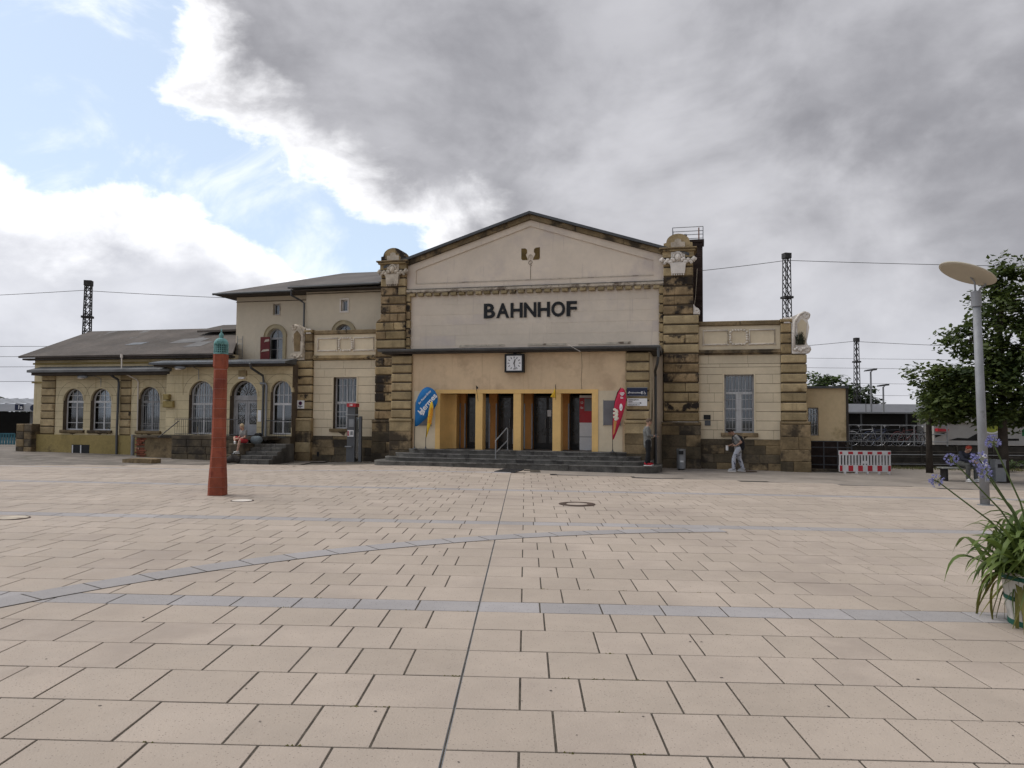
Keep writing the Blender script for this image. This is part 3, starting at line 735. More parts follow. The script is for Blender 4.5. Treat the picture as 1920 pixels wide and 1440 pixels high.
obj('jamb', MB().box(2.90, 3.13, -PD - .034, -PD + .4, .74, 2.903), yellow, pw)
jm = MB(); pr = [(-3.17, -PD - .034), (-2.98, -PD - .034)] + [(-2.98 + .38 * (1 - math.cos(PI / 2 * k / 8)), -PD - .034 + .9 * math.sin(PI / 2 * k / 8)) for k in range(1, 9)] + [(-2.6, -PD + 1.25), (-3.17, -PD + 1.25)]
jm.slabpoly(pr, .74, 2.903); obj('curved_jamb', jm, yellow, pw, smooth=False)
for sg in (-1, 1):
    x0, x1 = (4.14, 4.98) if sg > 0 else (-4.98, -4.14)
    pilaster(hall, x0, x1, PD + .12, 1.93, 4.40, 7, sand, seed=31 + sg, depth=.5, bev=.03, gap=.06)
    b = obj('pillar_base', MB().box(x0 + .01, x1 - .01, -PD - .14, -PD + .4, .0, 1.92), joint_or, hall)
    block(b, 'base_moulding', x0 - .05, x1 + .05, -PD - .2, -PD + .3, 1.80, 1.925, sand, .05)
    for k, (za, zb) in enumerate(((.0, .70), (.71, 1.05), (1.06, 1.43), (1.44, 1.795))):
        block(b, 'stone_block', x0 - .03, x1 + .03, -PD - .18, -PD + .3, za, zb, (sand_dark if k < 1 else sand_base if k < 3 else sand), .015)
    xs = x1 if sg > 0 else x0
    # side walls of the porch
    q = wall(hall, 'porch_side_wall', 0, 1, 0, 0, 1, [], pl_cream) if False else obj('porch_side_wall', MB().box(min(xs, xs - sg * .3), max(xs, xs - sg * .3), -PD + .42, 0, 1.25, 4.44), pl_cream, hall)
    obj('porch_side_plinth', MB().box(min(xs + sg * .04, xs - sg * .3), max(xs + sg * .04, xs - sg * .3), -PD + .42, 0, -.1, 1.25), sand_dark, hall)
# peeled render on the right porch side
obj('bare_patch', MB().add([(4.985, -PD + y_, z_) for y_, z_ in ((1.2, 1.95), (1.5, 1.8), (1.9, 2.0), (2.0, 2.5), (1.75, 2.9), (1.9, 3.2), (1.6, 3.0), (1.4, 2.5))], [tuple(range(8))]), joint_or, hall)
# canopy with gutter
obj('canopy_soffit', MB().box(-5.28, 5.28, -PD - .36, 0, 4.44, 4.50), timber_d, hall)
can = obj('porch_roof', MB().add([(-5.35, -PD - .40, 4.60), (5.35, -PD - .40, 4.60), (5.35, 0, 4.78), (-5.35, 0, 4.78), (-5.35, -PD - .40, 4.503), (5.35, -PD - .40, 4.503), (5.35, 0, 4.503), (-5.35, 0, 4.503)], [(0, 1, 2, 3), (4, 5, 1, 0), (5, 6, 2, 1), (7, 4, 0, 3), (6, 7, 3, 2), (7, 6, 5, 4)]), gutter, hall)
gt = MB(); n = 8; prof = [(-PD - .48 - .065 * math.cos(PI * k / n + PI) - .0, 4.60 - .085 * math.sin(PI * k / n)) for k in range(n + 1)]
vs = []; 
for x in (-5.40, 5.40):
    for (yy, zz) in prof: vs.append((x, yy, zz))
    for (yy, zz) in prof: vs.append((x, -PD - .48 + (yy + PD + .48) * .88, 4.60 + (zz - 4.60) * .88))
N = n + 1; fs = []
for k in range(n): fs += [(k, k + 1, 2 * N + k + 1, 2 * N + k), (N + k, 2 * N + N + k, 2 * N + N + k + 1, N + k + 1), (k, N + k, N + k + 1, k + 1), (2 * N + k, 2 * N + k + 1, 3 * N + k + 1, 3 * N + k)]
fs += [(0, 2 * N, 3 * N, N), (n, N + n, 3 * N + n, 2 * N + n)]
obj('gutter', MB().add(vs, fs), gutter, can)
obj('downpipe', MB().tube([(5.32, -PD - .46, 4.54), (5.33, -PD - .46, 4.2), (5.28, -PD - .2, 3.95), (5.15, -PD + .75, 3.75), (5.14, -PD + 1.2, 3.6), (5.14, -PD + 1.25, .1)], .05, 8), metal_d, can)
obj('loose_cable', MB().tube([(2.1, -PD - .56, 4.66), (2.2, -PD - .57, 4.6), (2.55, -PD - .55, 4.40)], .008, 5), stucco_w, can)
# vestibule behind the pillars
vs_ = obj('vestibule', MB().box(-3.3, 3.3, -PD + .35, 3.0, .70, .762), step_m, hall)
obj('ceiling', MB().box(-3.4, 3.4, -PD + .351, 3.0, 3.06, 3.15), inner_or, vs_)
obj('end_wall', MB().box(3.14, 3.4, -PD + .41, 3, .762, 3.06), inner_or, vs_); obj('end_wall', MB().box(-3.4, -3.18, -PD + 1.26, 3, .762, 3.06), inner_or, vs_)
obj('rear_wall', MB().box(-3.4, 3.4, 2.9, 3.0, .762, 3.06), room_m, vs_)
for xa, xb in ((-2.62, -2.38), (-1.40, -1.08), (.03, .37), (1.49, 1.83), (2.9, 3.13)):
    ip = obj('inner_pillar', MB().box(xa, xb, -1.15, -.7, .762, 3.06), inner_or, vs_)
    for e in (xa - .005, xb - .045): obj('metal_strip', MB().box(e, e + .05, -1.165, -1.1, .77, 2.55), zinc, ip)
door_fr = M('bronze_door_frame', (.022, .020, .018), .5, .15, 3, .02)
door_gl = M('door_glass', (.014, .015, .016), .15, .1, 2, 0, spec=.5)
for xa, xb in ((-2.38, -1.40), (-1.08, .03), (.37, 1.49), (1.83, 2.9)):
    fr_ = MB().box(xa, xa + .07, -.92, -.85, .77, 3.05).box(xb - .07, xb, -.92, -.85, .77, 3.05).box(xa + .07, xb - .07, -.92, -.85, 2.78, 2.86).box((xa + xb) / 2 - .05, (xa + xb) / 2 + .05, -.92, -.86, .77, 2.78).box(xa + .07, xb - .07, -.915, -.865, .77, 1.0)
    dr = obj('swing_door', fr_, door_fr, vs_)
    for q in (0, 1):
        a_ = xa + .07 if q == 0 else (xa + xb) / 2 + .05; b_ = (xa + xb) / 2 - .05 if q == 0 else xb - .07
        obj('pane', MB().box(a_, b_, -.895, -.885, 1.0, 2.78), door_gl, dr)
        obj('handle', MB().tube([((xa + xb) / 2 + (.08 if q else -.08), -.96, 1.6), ((xa + xb) / 2 + (.08 if q else -.08), -.96, 1.95)], .014, 6), zinc, dr)
obj('notice', MB().box(.92, 1.08, -.93, -.925, 2.05, 2.3), white_p, vs_); obj('notice', MB().box(-.5, -.1, -.94, -.93, .95, 1.55), grey_p, vs_)

# ------------------------------------------------------------------ side pavilions with parapets
def pavilion(sg):
    lab = 'cream side pavilion right of the hall with a scroll on its right corner' if sg > 0 else 'cream side pavilion left of the hall with a scroll on its left corner'
    t = bthing('side_pavilion', lab, 'building', 0, 0, 0, None)
    def X(a, b): return (a, b) if sg > 0 else (-b, -a)
    x0, x1 = X(6.70, 9.74); wc = sg * 8.22; ops = [(wc, 1.11, 1.47, 3.71, False)]
    zp = 1.22 if sg > 0 else 1.14
    w = wall(t, 'wall', x0, x1, 0, .3, 4.5, ops, joint, .4)
    if sg > 0: zs = courses(zp, 3.71, 7) + [3.99, 4.12, 4.47]
    else: zs = courses(zp, 3.71, 7) + [4.08, 4.45]
    ashlar(w, x0, x1, 0, zs, ops, pl_cream, (1.0, 1.5), .016, .016, 40 + sg)
    obj('window_surround', MB().box(wc - .60, wc - .545, -.04, .0, 1.47, 3.76).box(wc + .545, wc + .60, -.04, .0, 1.47, 3.76).box(wc - .545, wc + .545, -.04, .0, 3.705, 3.76), pl_cream, w)
    wn = window(t, 0, wc, 1.11, 1.47, 3.71, False, win_w, 3.0 if sg > 0 else 2.6, 2, (2.02, 2.4) if sg > 0 else (2.2,), (), 4, curtain_d if sg > 0 else curtain_m, .22, (9, (1.62, 1.95, 2.35, 2.75, 3.12)) if sg > 0 else (7, (1.62, 2.0, 2.55, 3.35)), mull=.2 if sg > 0 else .06)
    sl = block(wn, 'sill', wc - .68, wc + .68, -.13, .2, 1.33, 1.47, sand_base, .02)
    pl = obj('plinth', MB().box(x0, x1, -.02, .4, -.3, zp - .006), joint_or, t)
    rnd = random.Random(7 + sg); z = -.3
    for k, h in enumerate((.62, .34, .33, zp - .996)):
        xa = x0
        while xa < x1 - .01:
            xb = min(x1, xa + rnd.uniform(.55, 1.1)); xb = x1 if x1 - xb < .3 else xb
            block(pl, 'stone_block', xa + .004, xb - .004, -.10 + .012 * k, .2, z + .004, z + h - .004, rnd.choice((sand_dark, sand_dark, sand_base)), .012); xa = xb
        z += h
    # cornice, parapet panel, coping
    zc = 4.47
    obj('cornice', MB().prism([(x0, zc), (x1, zc), (x1, zc + .06), (x0, zc + .06)], -.09, .3).box(x0, x1, -.16, .3, zc + .062, zc + .12).box(x0, x1, -.11, .3, zc + .122, zc + .19), sand_base if sg > 0 else sand_mid, t)
    pp = obj('parapet', MB().box(x0, x1, -.02, .4, zc + .19, 5.585), pl_cream, t)
    xm = (x0 + x1) / 2 ; zm = 5.14; fm = MB()
    for a, b in ((x0 + .2, xm - .40), (xm + .40, x1 - .2)):
        fm.tube([(a, -.03, zm - .27), (b, -.03, zm - .27), (b, -.03, zm + .27), (a, -.03, zm + .27), (a, -.03, zm - .27)], .038, 6)
        n = int((b - a) / .11)
        for k in range(n + 1):
            fm.ball((a + (b - a) * k / n, -.035, zm - .285 + .02 * (k % 2)), (.055, .04, .035), 7, 4)
            if k % 2: fm.ball((a + (b - a) * k / n, -.035, zm + .285), (.04, .03, .025), 7, 4)
    for k in range(20):
        a = 2 * PI * k / 20; rr = .34 - .035 * math.cos(4 * a); fm.ball((xm + rr * math.cos(a), -.04, zm + (rr - .04) * math.sin(a)), (.06, .04, .05), 7, 4)
    obj('stucco_relief', fm, stucco_c, pp, smooth=True)
    for xa, xb in ((x0, x0 + (x1 - x0) * .52), (x0 + (x1 - x0) * .52, x1)): block(t, 'coping_stone', xa + .004, xb - .004, -.10, .45, 5.588, 5.77, sand_base, .03)
    # corner pillar
    x0, x1 = X(9.745, 10.66)
    pilaster(t, x0, x1, .15, 1.92, 4.46, 7, sand if sg > 0 else (lambda q, r: r.choice((sand, sand, sand_mid))), splits=.15, seed=50 + sg, depth=.6)
    xa, xb = X(9.745, 10.12)
    pilaster(t, xa, xb, .15, 4.46, 5.66, 3, sand_mid if sg > 0 else sand_crust, seed=55 + sg, depth=.5)
    block(t, 'coping_stone', xa - .02, xb + .02, -.22, .4, 5.665, 5.79, sand_mid, .03); block(t, 'cap_stone', (xa + xb) / 2 + sg * .02 - .1, (xa + xb) / 2 + sg * .02 + .13, -.20, .1, 5.62, 5.84, stucco_w, .01)
    b = obj('pillar_base', MB().box(x0 + .0, x1 - .0, -.24, .4, -.3, 1.9), joint_or, t)
    xa, xb = X(9.70, 10.76)
    block(b, 'base_moulding', xa, xb, -.27, .4, 1.80, 1.915, sand_base if sg > 0 else sand, .04)
    for k, (za, zb) in enumerate(((-.3, .42), (.43, .86), (.87, 1.33), (1.34, 1.795))):
        cc = xa + (xb - xa) * (.42, 1, .6, 1)[k]; mm = (sand_dark, sand_base, sand_base, sand_base)[k] if sg > 0 else (sand_base, sand, sand_base, sand)[k]
        block(b, 'stone_block', xa, cc - .004, -.30 + .01 * k, .35, za, zb, mm, .015)
        if cc < xb: block(b, 'stone_block', cc + .004, xb, -.30 + .01 * k, .35, za, zb, sand_base, .015)
    # the scroll bracket standing on the corner
    def s(x): return sg * x
    out = [(10.13, 4.47), (10.62, 4.47), (10.76, 4.50), (10.82, 4.60), (10.80, 4.72), (10.70, 4.78), (10.66, 4.9), (10.72, 5.2), (10.76, 5.45), (10.70, 5.72), (10.78, 5.80), (10.80, 5.92), (10.72, 6.03), (10.58, 6.07), (10.40, 5.98), (10.13, 5.86)]
    poly = [(s(a), z) for a, z in out]; poly = poly if sg > 0 else poly[::-1]
    v = obj('scroll_bracket', MB().prism(poly, -.16, .25), stucco_w if sg > 0 else stucco_d, t)
    mb = MB()
    for (a, z, R_) in ((10.66, 5.90, .12), (10.68, 4.62, .11)):
        pts = [(s(a + R_ * (1 - .75 * k / 22) * math.cos(k * .55)), -.17, z + R_ * (1 - .75 * k / 22) * math.sin(k * .55)) for k in range(23)]
        mb.tube(pts, .03, 6)
    mb.tube([(s(10.20), -.17, 4.6), (s(10.2), -.17, 5.2), (s(10.24), -.17, 5.7), (s(10.42), -.17, 5.95), (s(10.62), -.17, 6.03)], [.05, .06, .06, .05, .04], 6)
    for k in range(6): mb.ball((s(10.24 + .07 * k), -.19, 4.62 + .05 * math.sin(k * 1.7)), (.06, .05, .06), 8, 5)
    obj('carved_scroll', mb, stucco_w if sg > 0 else stucco_d, v, smooth=True)
    obj('bracket_panel', MB().prism([(s(a), z) for a, z in ([(10.34, 4.85), (10.62, 4.85), (10.64, 5.2), (10.66, 5.62), (10.5, 5.78), (10.34, 5.6)] if sg > 0 else [(10.34, 4.85), (10.34, 5.6), (10.5, 5.78), (10.66, 5.62), (10.64, 5.2), (10.62, 4.85)])], -.175, -.15), sand_crust if sg < 0 else pl_cream, v)
    if sg > 0:
        mb = MB(); rr = random.Random(4)
        for k in range(60):
            x = 10.42 + rr.gauss(0, .07); z = 4.8; h = rr.uniform(.15, .5); mb.tube([(x, -.19, z), (x + rr.gauss(0, .03), -.21, z + h * .6), (x + rr.gauss(0, .06), -.22, z + h)], [.012, .01, .003], 4)
        obj('wall_weed', mb, M('dry_weed', (.035, .037, .022), .95, .4, 8, 0), v)
    # body behind the facade
    x0, x1 = X(6.0, 10.55)
    obj('side_wall', MB().box(*sorted((sg * 10.52, sg * 10.2)), .2, 8, -.3, 5.2), pl_cream, t)
    obj('flat_roof', MB().box(x0, x1, .41, 8, 5.15, 5.25), felt, t)
    return t
pav_r = pavilion(1); pav_l = pavilion(-1)
obj('wall_plate', MB().box(6.90, 7.16, -.05, -.014, 1.97, 2.15), black_m, pav_r); obj('wall_plate', MB().box(6.94, 7.16, -.05, -.014, 1.74, 1.945), greyd_p, pav_r)
obj('vent_slot', MB().box(-9.45, -9.37, -.115, -.08, .25, .45), black_m, pav_l)

# ------------------------------------------------------------------ two-storey house behind the left pavilion
house = bthing('two_storey_house', 'two-storey plastered house with a low dark hipped roof rising left of the hall', 'building', 0, 0, 0)
opA = [(-12.37, .776, 4.55, 6.065, True), (-12.35, .34, 6.71, 7.20, False)]; opB = [(-8.58, .763, 4.76, 6.08, True), (-8.57, .324, 6.67, 7.185, False)]
HA, HB = -1.2, -.5
wall(house, 'wall', -14.46, -10.47, HA, 0, 7.62, opA, pl_house, .4)
wall(house, 'projecting_wall', -10.45, -5.55, HB, 0, 7.76, opB, pl_house, .4)
obj('side_wall', MB().box(-14.45, -14.05, 1.6, 11, 0, 7.62), pl_house, house); obj('projection_side', MB().box(-10.45, -10.1, .9, 1.6, 0, 7.76), pl_house, house)
obj('rear_wall', MB().box(-14.4, -5.6, 10.7, 11, 0, 7.7), pl_house, house)
obj('string_course', MB().box(-14.48, -10.47, 1.16, 1.2, 7.34, 7.37), joint, house); obj('string_course', MB().box(-10.47, -5.6, .46, .5, 7.48, 7.51), joint, house)
for (c, w, z0, z1, a), d in ((opA[0], HA), (opB[0], HB)):
    o = arch_pts(c, w + .34, z1 + .17, 20); i_ = arch_pts(c, w + .02, z1 + .01, 20); mb = MB()
    for k in range(20): mb.prism([o[k], o[k + 1], i_[k + 1], i_[k]][::-1], -d - .06, -d + .02)
    mb.box(o[20][0], i_[20][0], -d - .06, -d + .02, z0, o[20][1]).box(i_[0][0], o[0][0], -d - .06, -d + .02, z0, o[0][1])
    o2 = arch_pts(c, w + .40, z1 + .20, 20)
    for k in range(20): mb.prism([o2[k], o2[k + 1], o[k + 1], o[k]][::-1], -d - .09, -d + .02)
    wn = window(house, d, c, w, z0, z1, True, win_g if d == HA else win_g, z1 - .45, 2, (z0 + .55,), (), 2, curtain_m if d == HA else None, .16)
    obj('window_surround', mb, pl_surr, wn)
for (c, w, z0, z1, a), d in ((opA[1], HA), (opB[1], HB)):
    wn = window(house, d, c, w, z0, z1, False, win_g if d == HA else win_w, None, 1, (), (), 1, None, .12, fr=.05)
    e = .06 if d == HB else .035
    obj('window_surround', MB().box(c - w / 2 - e, c - w / 2, -d - .03, -d, z0 - e, z1 + e).box(c + w / 2, c + w / 2 + e, -d - .03, -d, z0 - e, z1 + e).box(c - w / 2, c + w / 2, -d - .03, -d, z1, z1 + e).box(c - w / 2, c + w / 2, -d - .03, -d, z0 - e, z0), stucco_w if d == HB else stucco_d, wn)
# hipped roof: eaves left at z 8.0, ridge 9.75
ez = 7.68
rf = MB().add([(-15.13, .4, ez), (-10.95, .4, ez + .03), (-10.95, -.1, ez + .10), (-6.0, -.1, ez + .15), (-6.0, 7.0, 9.72), (-11.4, 7.0, 9.74), (-15.13, 11.8, ez), (-6.0, 11.8, ez), (-11.9, 7.0, 9.735)],
              [(0, 1, 8), (1, 2, 3, 4, 5, 8), (0, 8, 6), (8, 5, 4, 7, 6)])
rfm = rf.mesh('roof', felt_h)
ro = obj('roof', rfm, parent=house)
so = ro.modifiers.new('thick', 'SOLIDIFY'); so.thickness = .07; so.offset = -1
obj('eaves_soffit', MB().slabpoly([(-15.1, .44), (-10.93, .44), (-10.93, -.06), (-6.0, -.06), (-6.0, 1.4), (-14.2, 1.4), (-14.2, 11.7), (-15.1, 11.7)], ez - .10, ez - .07), timber_d, ro)
obj('gutter', MB().tube([(-15.15, .33, ez - .06), (-10.98, .33, ez - .03)], .055, 8), metal_d, ro); obj('gutter', MB().tube([(-10.98, -.17, ez + .02), (-6.6, -.17, ez + .07)], .055, 8), metal_d, ro)
obj('downpipe', MB().tube([(-10.85, -.1, ez - .05), (-10.9, -.05, ez - .3), (-10.65, .35, ez - .48), (-10.51, .43, ez - .6), (-10.51, .43, 4.75)], .043, 8), metal_d, ro)
lad = MB()
for x in (-14.32, -14.05): lad.tube([(x, 1.12, 4.27), (x, 1.12, 5.73)], .014, 5)
for k in range(6): lad.tube([(-14.32, 1.12, 4.42 + k * .235), (-14.05, 1.12, 4.42 + k * .235)], .010, 5)
obj('wall_ladder', lad, zinc, house)
rb = bthing('red_board', 'narrow dark red panel leaning beside the arched upper window of the house', 'panel', -12.84, HA + .1, 4.42)
obj('panel', MB().box(-.24, .24, -.03, 0, 0, 1.25), M('dark_red_paint', (.13, .022, .022), .6, .15, 3, .05), rb)
obj('torn_paper', MB().prism([(-.2, .55), (.22, .6), (.2, .68), (-.1, .66)], -.034, -.0305), stucco_d, rb); obj('torn_paper', MB().prism([(-.05, 1.0), (.22, 1.05), (.2, 1.15), (.02, 1.12)], -.034, -.0305), stucco_d, rb)

# ------------------------------------------------------------------ long low wing on the left
wing = bthing('long_wing', 'long single-storey wing with arched windows and a weathered felt roof at the left', 'building', 0, 0, 0)
opW = [(-22.36, 1.17, 1.27, 3.26, True), (-20.80, 1.17, 1.27, 3.26, True), (-18.13, 1.17, 1.27, 3.33, True)]
w1 = wall(wing, 'wall', -24.2, -16.72, 0, .0, 4.05, opW, joint, .4)
ashlar(w1, -23.4, -16.75, 0, courses(1.04, 4.04, 8), opW + [(-19.42, .6, 1.0, 4.1, False)], pl_long, (.8, 1.4), .012, .012, 61)
obj('frieze_wall', MB().box(-24.75, -13.8, .05, .45, 4.05, 4.78), pl_long, wing); obj('low_flat_roof', MB().box(-16.7, -10.5, -.55, 1.19, 4.28, 4.45), felt, wing); obj('frieze_moulding', MB().box(-24.80, -15.5, -.02, .05, 4.42, 4.50).box(-24.84, -15.5, -.08, .05, 4.62, 4.70), pl_low, wing)
ew = obj('set_back_end', MB().box(-24.85, -24.2, .15, 9, 1.5, 4.78), pl_long, wing); obj('string_course', MB().box(-24.95, -24.2, .09, .15, 3.52, 3.60), pl_low, ew)
obj('end_plinth', MB().box(-24.9, -24.2, .1, 9, -.3, 1.5), sand_base, ew)
obj('rear_wall', MB().box(-24.8, -11, 8.7, 9, -.3, 4.78), pl_long, wing)
for xa, xb, sd_ in ((-24.22, -23.42, 1), (-19.72, -19.12, 2)): pilaster(wing, xa, xb, .07, 1.06, 4.0, 8, sand if sd_ == 1 else (lambda q, r: r.choice((sand, sand_mid))), seed=70 + sd_, depth=.4, gap=.05)
pl = obj('plinth', MB().box(-24.32, -16.9, -.14, .2, -.3, 1.045), pl_low, wing)
cw = obj('cellar_window', MB().box(-22.25, -21.25, -.15, -.13, -.05, .58), black_m, wing); obj('cellar_frame', MB().box(-22.22, -22.16, -.165, -.145, -.05, .56).box(-21.75, -21.69, -.165, -.145, -.05, .56), win_w, cw)
for k, (c, w, z0, z1, a) in enumerate(opW):
    wn = window(wing, 0, c, w, z0, z1, True, win_w if k < 2 else win_g, 2.62, 2, (1.62, 2.36) if k < 2 else (1.6,), (2.92,), 4, None if k < 2 else curtain_m, .22, None if k < 2 else (11, (1.5, 2.45)), mull=.07, dark=curtain_d)
    block(wn, 'sill', c - w / 2 - .1, c + w / 2 + .1, -.12, .2, 1.13, 1.27, sand_base, .03)
    o = arch_pts(c, w + .12, z1 + .06, 20); i_ = arch_pts(c, w - .02, z1 - .01, 20); mb = MB()
    for q in range(20): mb.prism([o[q], o[q + 1], i_[q + 1], i_[q]][::-1], -.03, .08)
    obj('arch_moulding', mb, pl_long, wn)
# voussoir rings scored round the arches
    o = arch_pts(c, w + .66, z1 + .33, 24); i_ = arch_pts(c, w + .645, z1 + .3225, 24); mb = MB()
    for q in range(24): mb.prism([o[q], o[q + 1], i_[q + 1], i_[q]][::-1], -.018, .0)
    obj('scored_ring', mb, joint, wn)
# lower canopy roof over the windows
def pent(nm, s0, s1, d0, d1, za, zb, parent, th=.12, mt=gutter):
    m = MB().add([(s0, -d1, za), (s1, -d1, za), (s1, -d0, zb), (s0, -d0, zb), (s0, -d1, za - th), (s1, -d1, za - th), (s1, -d0, za - th), (s0, -d0, za - th)],
                 [(0, 1, 2, 3), (4, 5, 1, 0), (5, 6, 2, 1), (7, 4, 0, 3), (6, 7, 3, 2), (7, 6, 5, 4)])
    o = obj(nm, m, mt, parent); return o
pe = pent('eaves_canopy', -24.36, -16.5, 0.0, .78, 4.10, 4.30, wing, .11, M('canopy_sheet', (.15, .15, .148), .7, .2, 1.5, .1, 20))
obj('soffit_board', MB().box(-24.25, -16.6, -.62, 0, 3.86, 3.985), timber_d, pe)
pe2 = pent('eaves_canopy', -17.05, -10.3, .5, 1.45, 4.33, 4.50, wing, .09)
obj('soffit_board', MB().box(-16.9, -10.35, -1.3, -.6, 4.16, 4.237), timber_d, pe2)
# main roof of the wing
er = MB().add([(-25.25, -.45, 4.80), (-13.5, -.45, 4.80), (-14.43, 1.2, 5.438), (-14.43, 4.0, 6.52), (-25.25, 4.0, 6.52), (-25.25, 9.3, 4.6), (-14.43, 9.3, 4.6)], [(0, 1, 2, 3, 4), (4, 3, 6, 5)])
ro = obj('roof', er.mesh('roof', felt), parent=wing); so = ro.modifiers.new('thick', 'SOLIDIFY'); so.thickness = .09; so.offset = -1
obj('eaves_fascia', MB().box(-25.1, -13.7, -.34, .05, 4.62, 4.705), timber_d, ro)
obj('gable_end', MB().prism([(0, 0), (1, 0), (1, 1)], 0, 1) if False else MB().add([(-24.83, .2, 4.7), (-24.83, 8.9, 4.7), (-24.83, 4.0, 6.4), (-24.6, .2, 4.7), (-24.6, 8.9, 4.7), (-24.6, 4.0, 6.4)], [(0, 1, 2), (3, 5, 4), (0, 2, 5, 3), (1, 4, 5, 2)]), pl_long, wing)
rs = MB().add([(-17.6, 2.6, 6.24), (-14.47, 2.6, 6.28), (-14.47, 4.0, 6.68), (-17.1, 4.0, 6.68), (-17.6, 2.6, 6.14), (-14.47, 2.6, 6.18), (-14.47, 4.0, 6.4), (-17.1, 4.0, 6.4)], [(0, 1, 2, 3), (4, 5, 1, 0), (7, 4, 0, 3), (5, 6, 2, 1)])
obj('raised_roof', rs, felt, ro)
mb = MB()
for i in range(5): mb.box(-17.6 + i * .04, -16.2 + i * .3, -.2, .0, 4.55, 4.56)
# felt patches and lap lines
def roofz(y): return 4.80 + (y + .45) * (1.72 / 4.45)
for (x0, x1, y0, y1) in ((-20.6, -19.7, 1.1, 1.6), (-18.2, -16.6, 1.3, 2.1), (-16.9, -16.0, .6, 1.5)):
    obj('felt_patch', MB().add([(x0, y0, roofz(y0) + .012), (x1, y0 + .1, roofz(y0 + .1) + .012), (x1 + .15, y1, roofz(y1) + .012), (x0 + .2, y1 - .05, roofz(y1 - .05) + .012)], [(0, 1, 2, 3)]), metal_d if x0 < -20 else M('felt_patch', (.17, .165, .16), .9, .2, 2, .1), ro)
for k in range(8):
    x = -24.4 + k * 1.1; obj('felt_lap', MB().add([(x, -.43, roofz(-.43) + .004), (x + .03, -.43, roofz(-.43) + .004), (x + .03, 3.95, roofz(3.95) + .004), (x, 3.95, roofz(3.95) + .004)], [(0, 1, 2, 3)]), felt_h, ro)
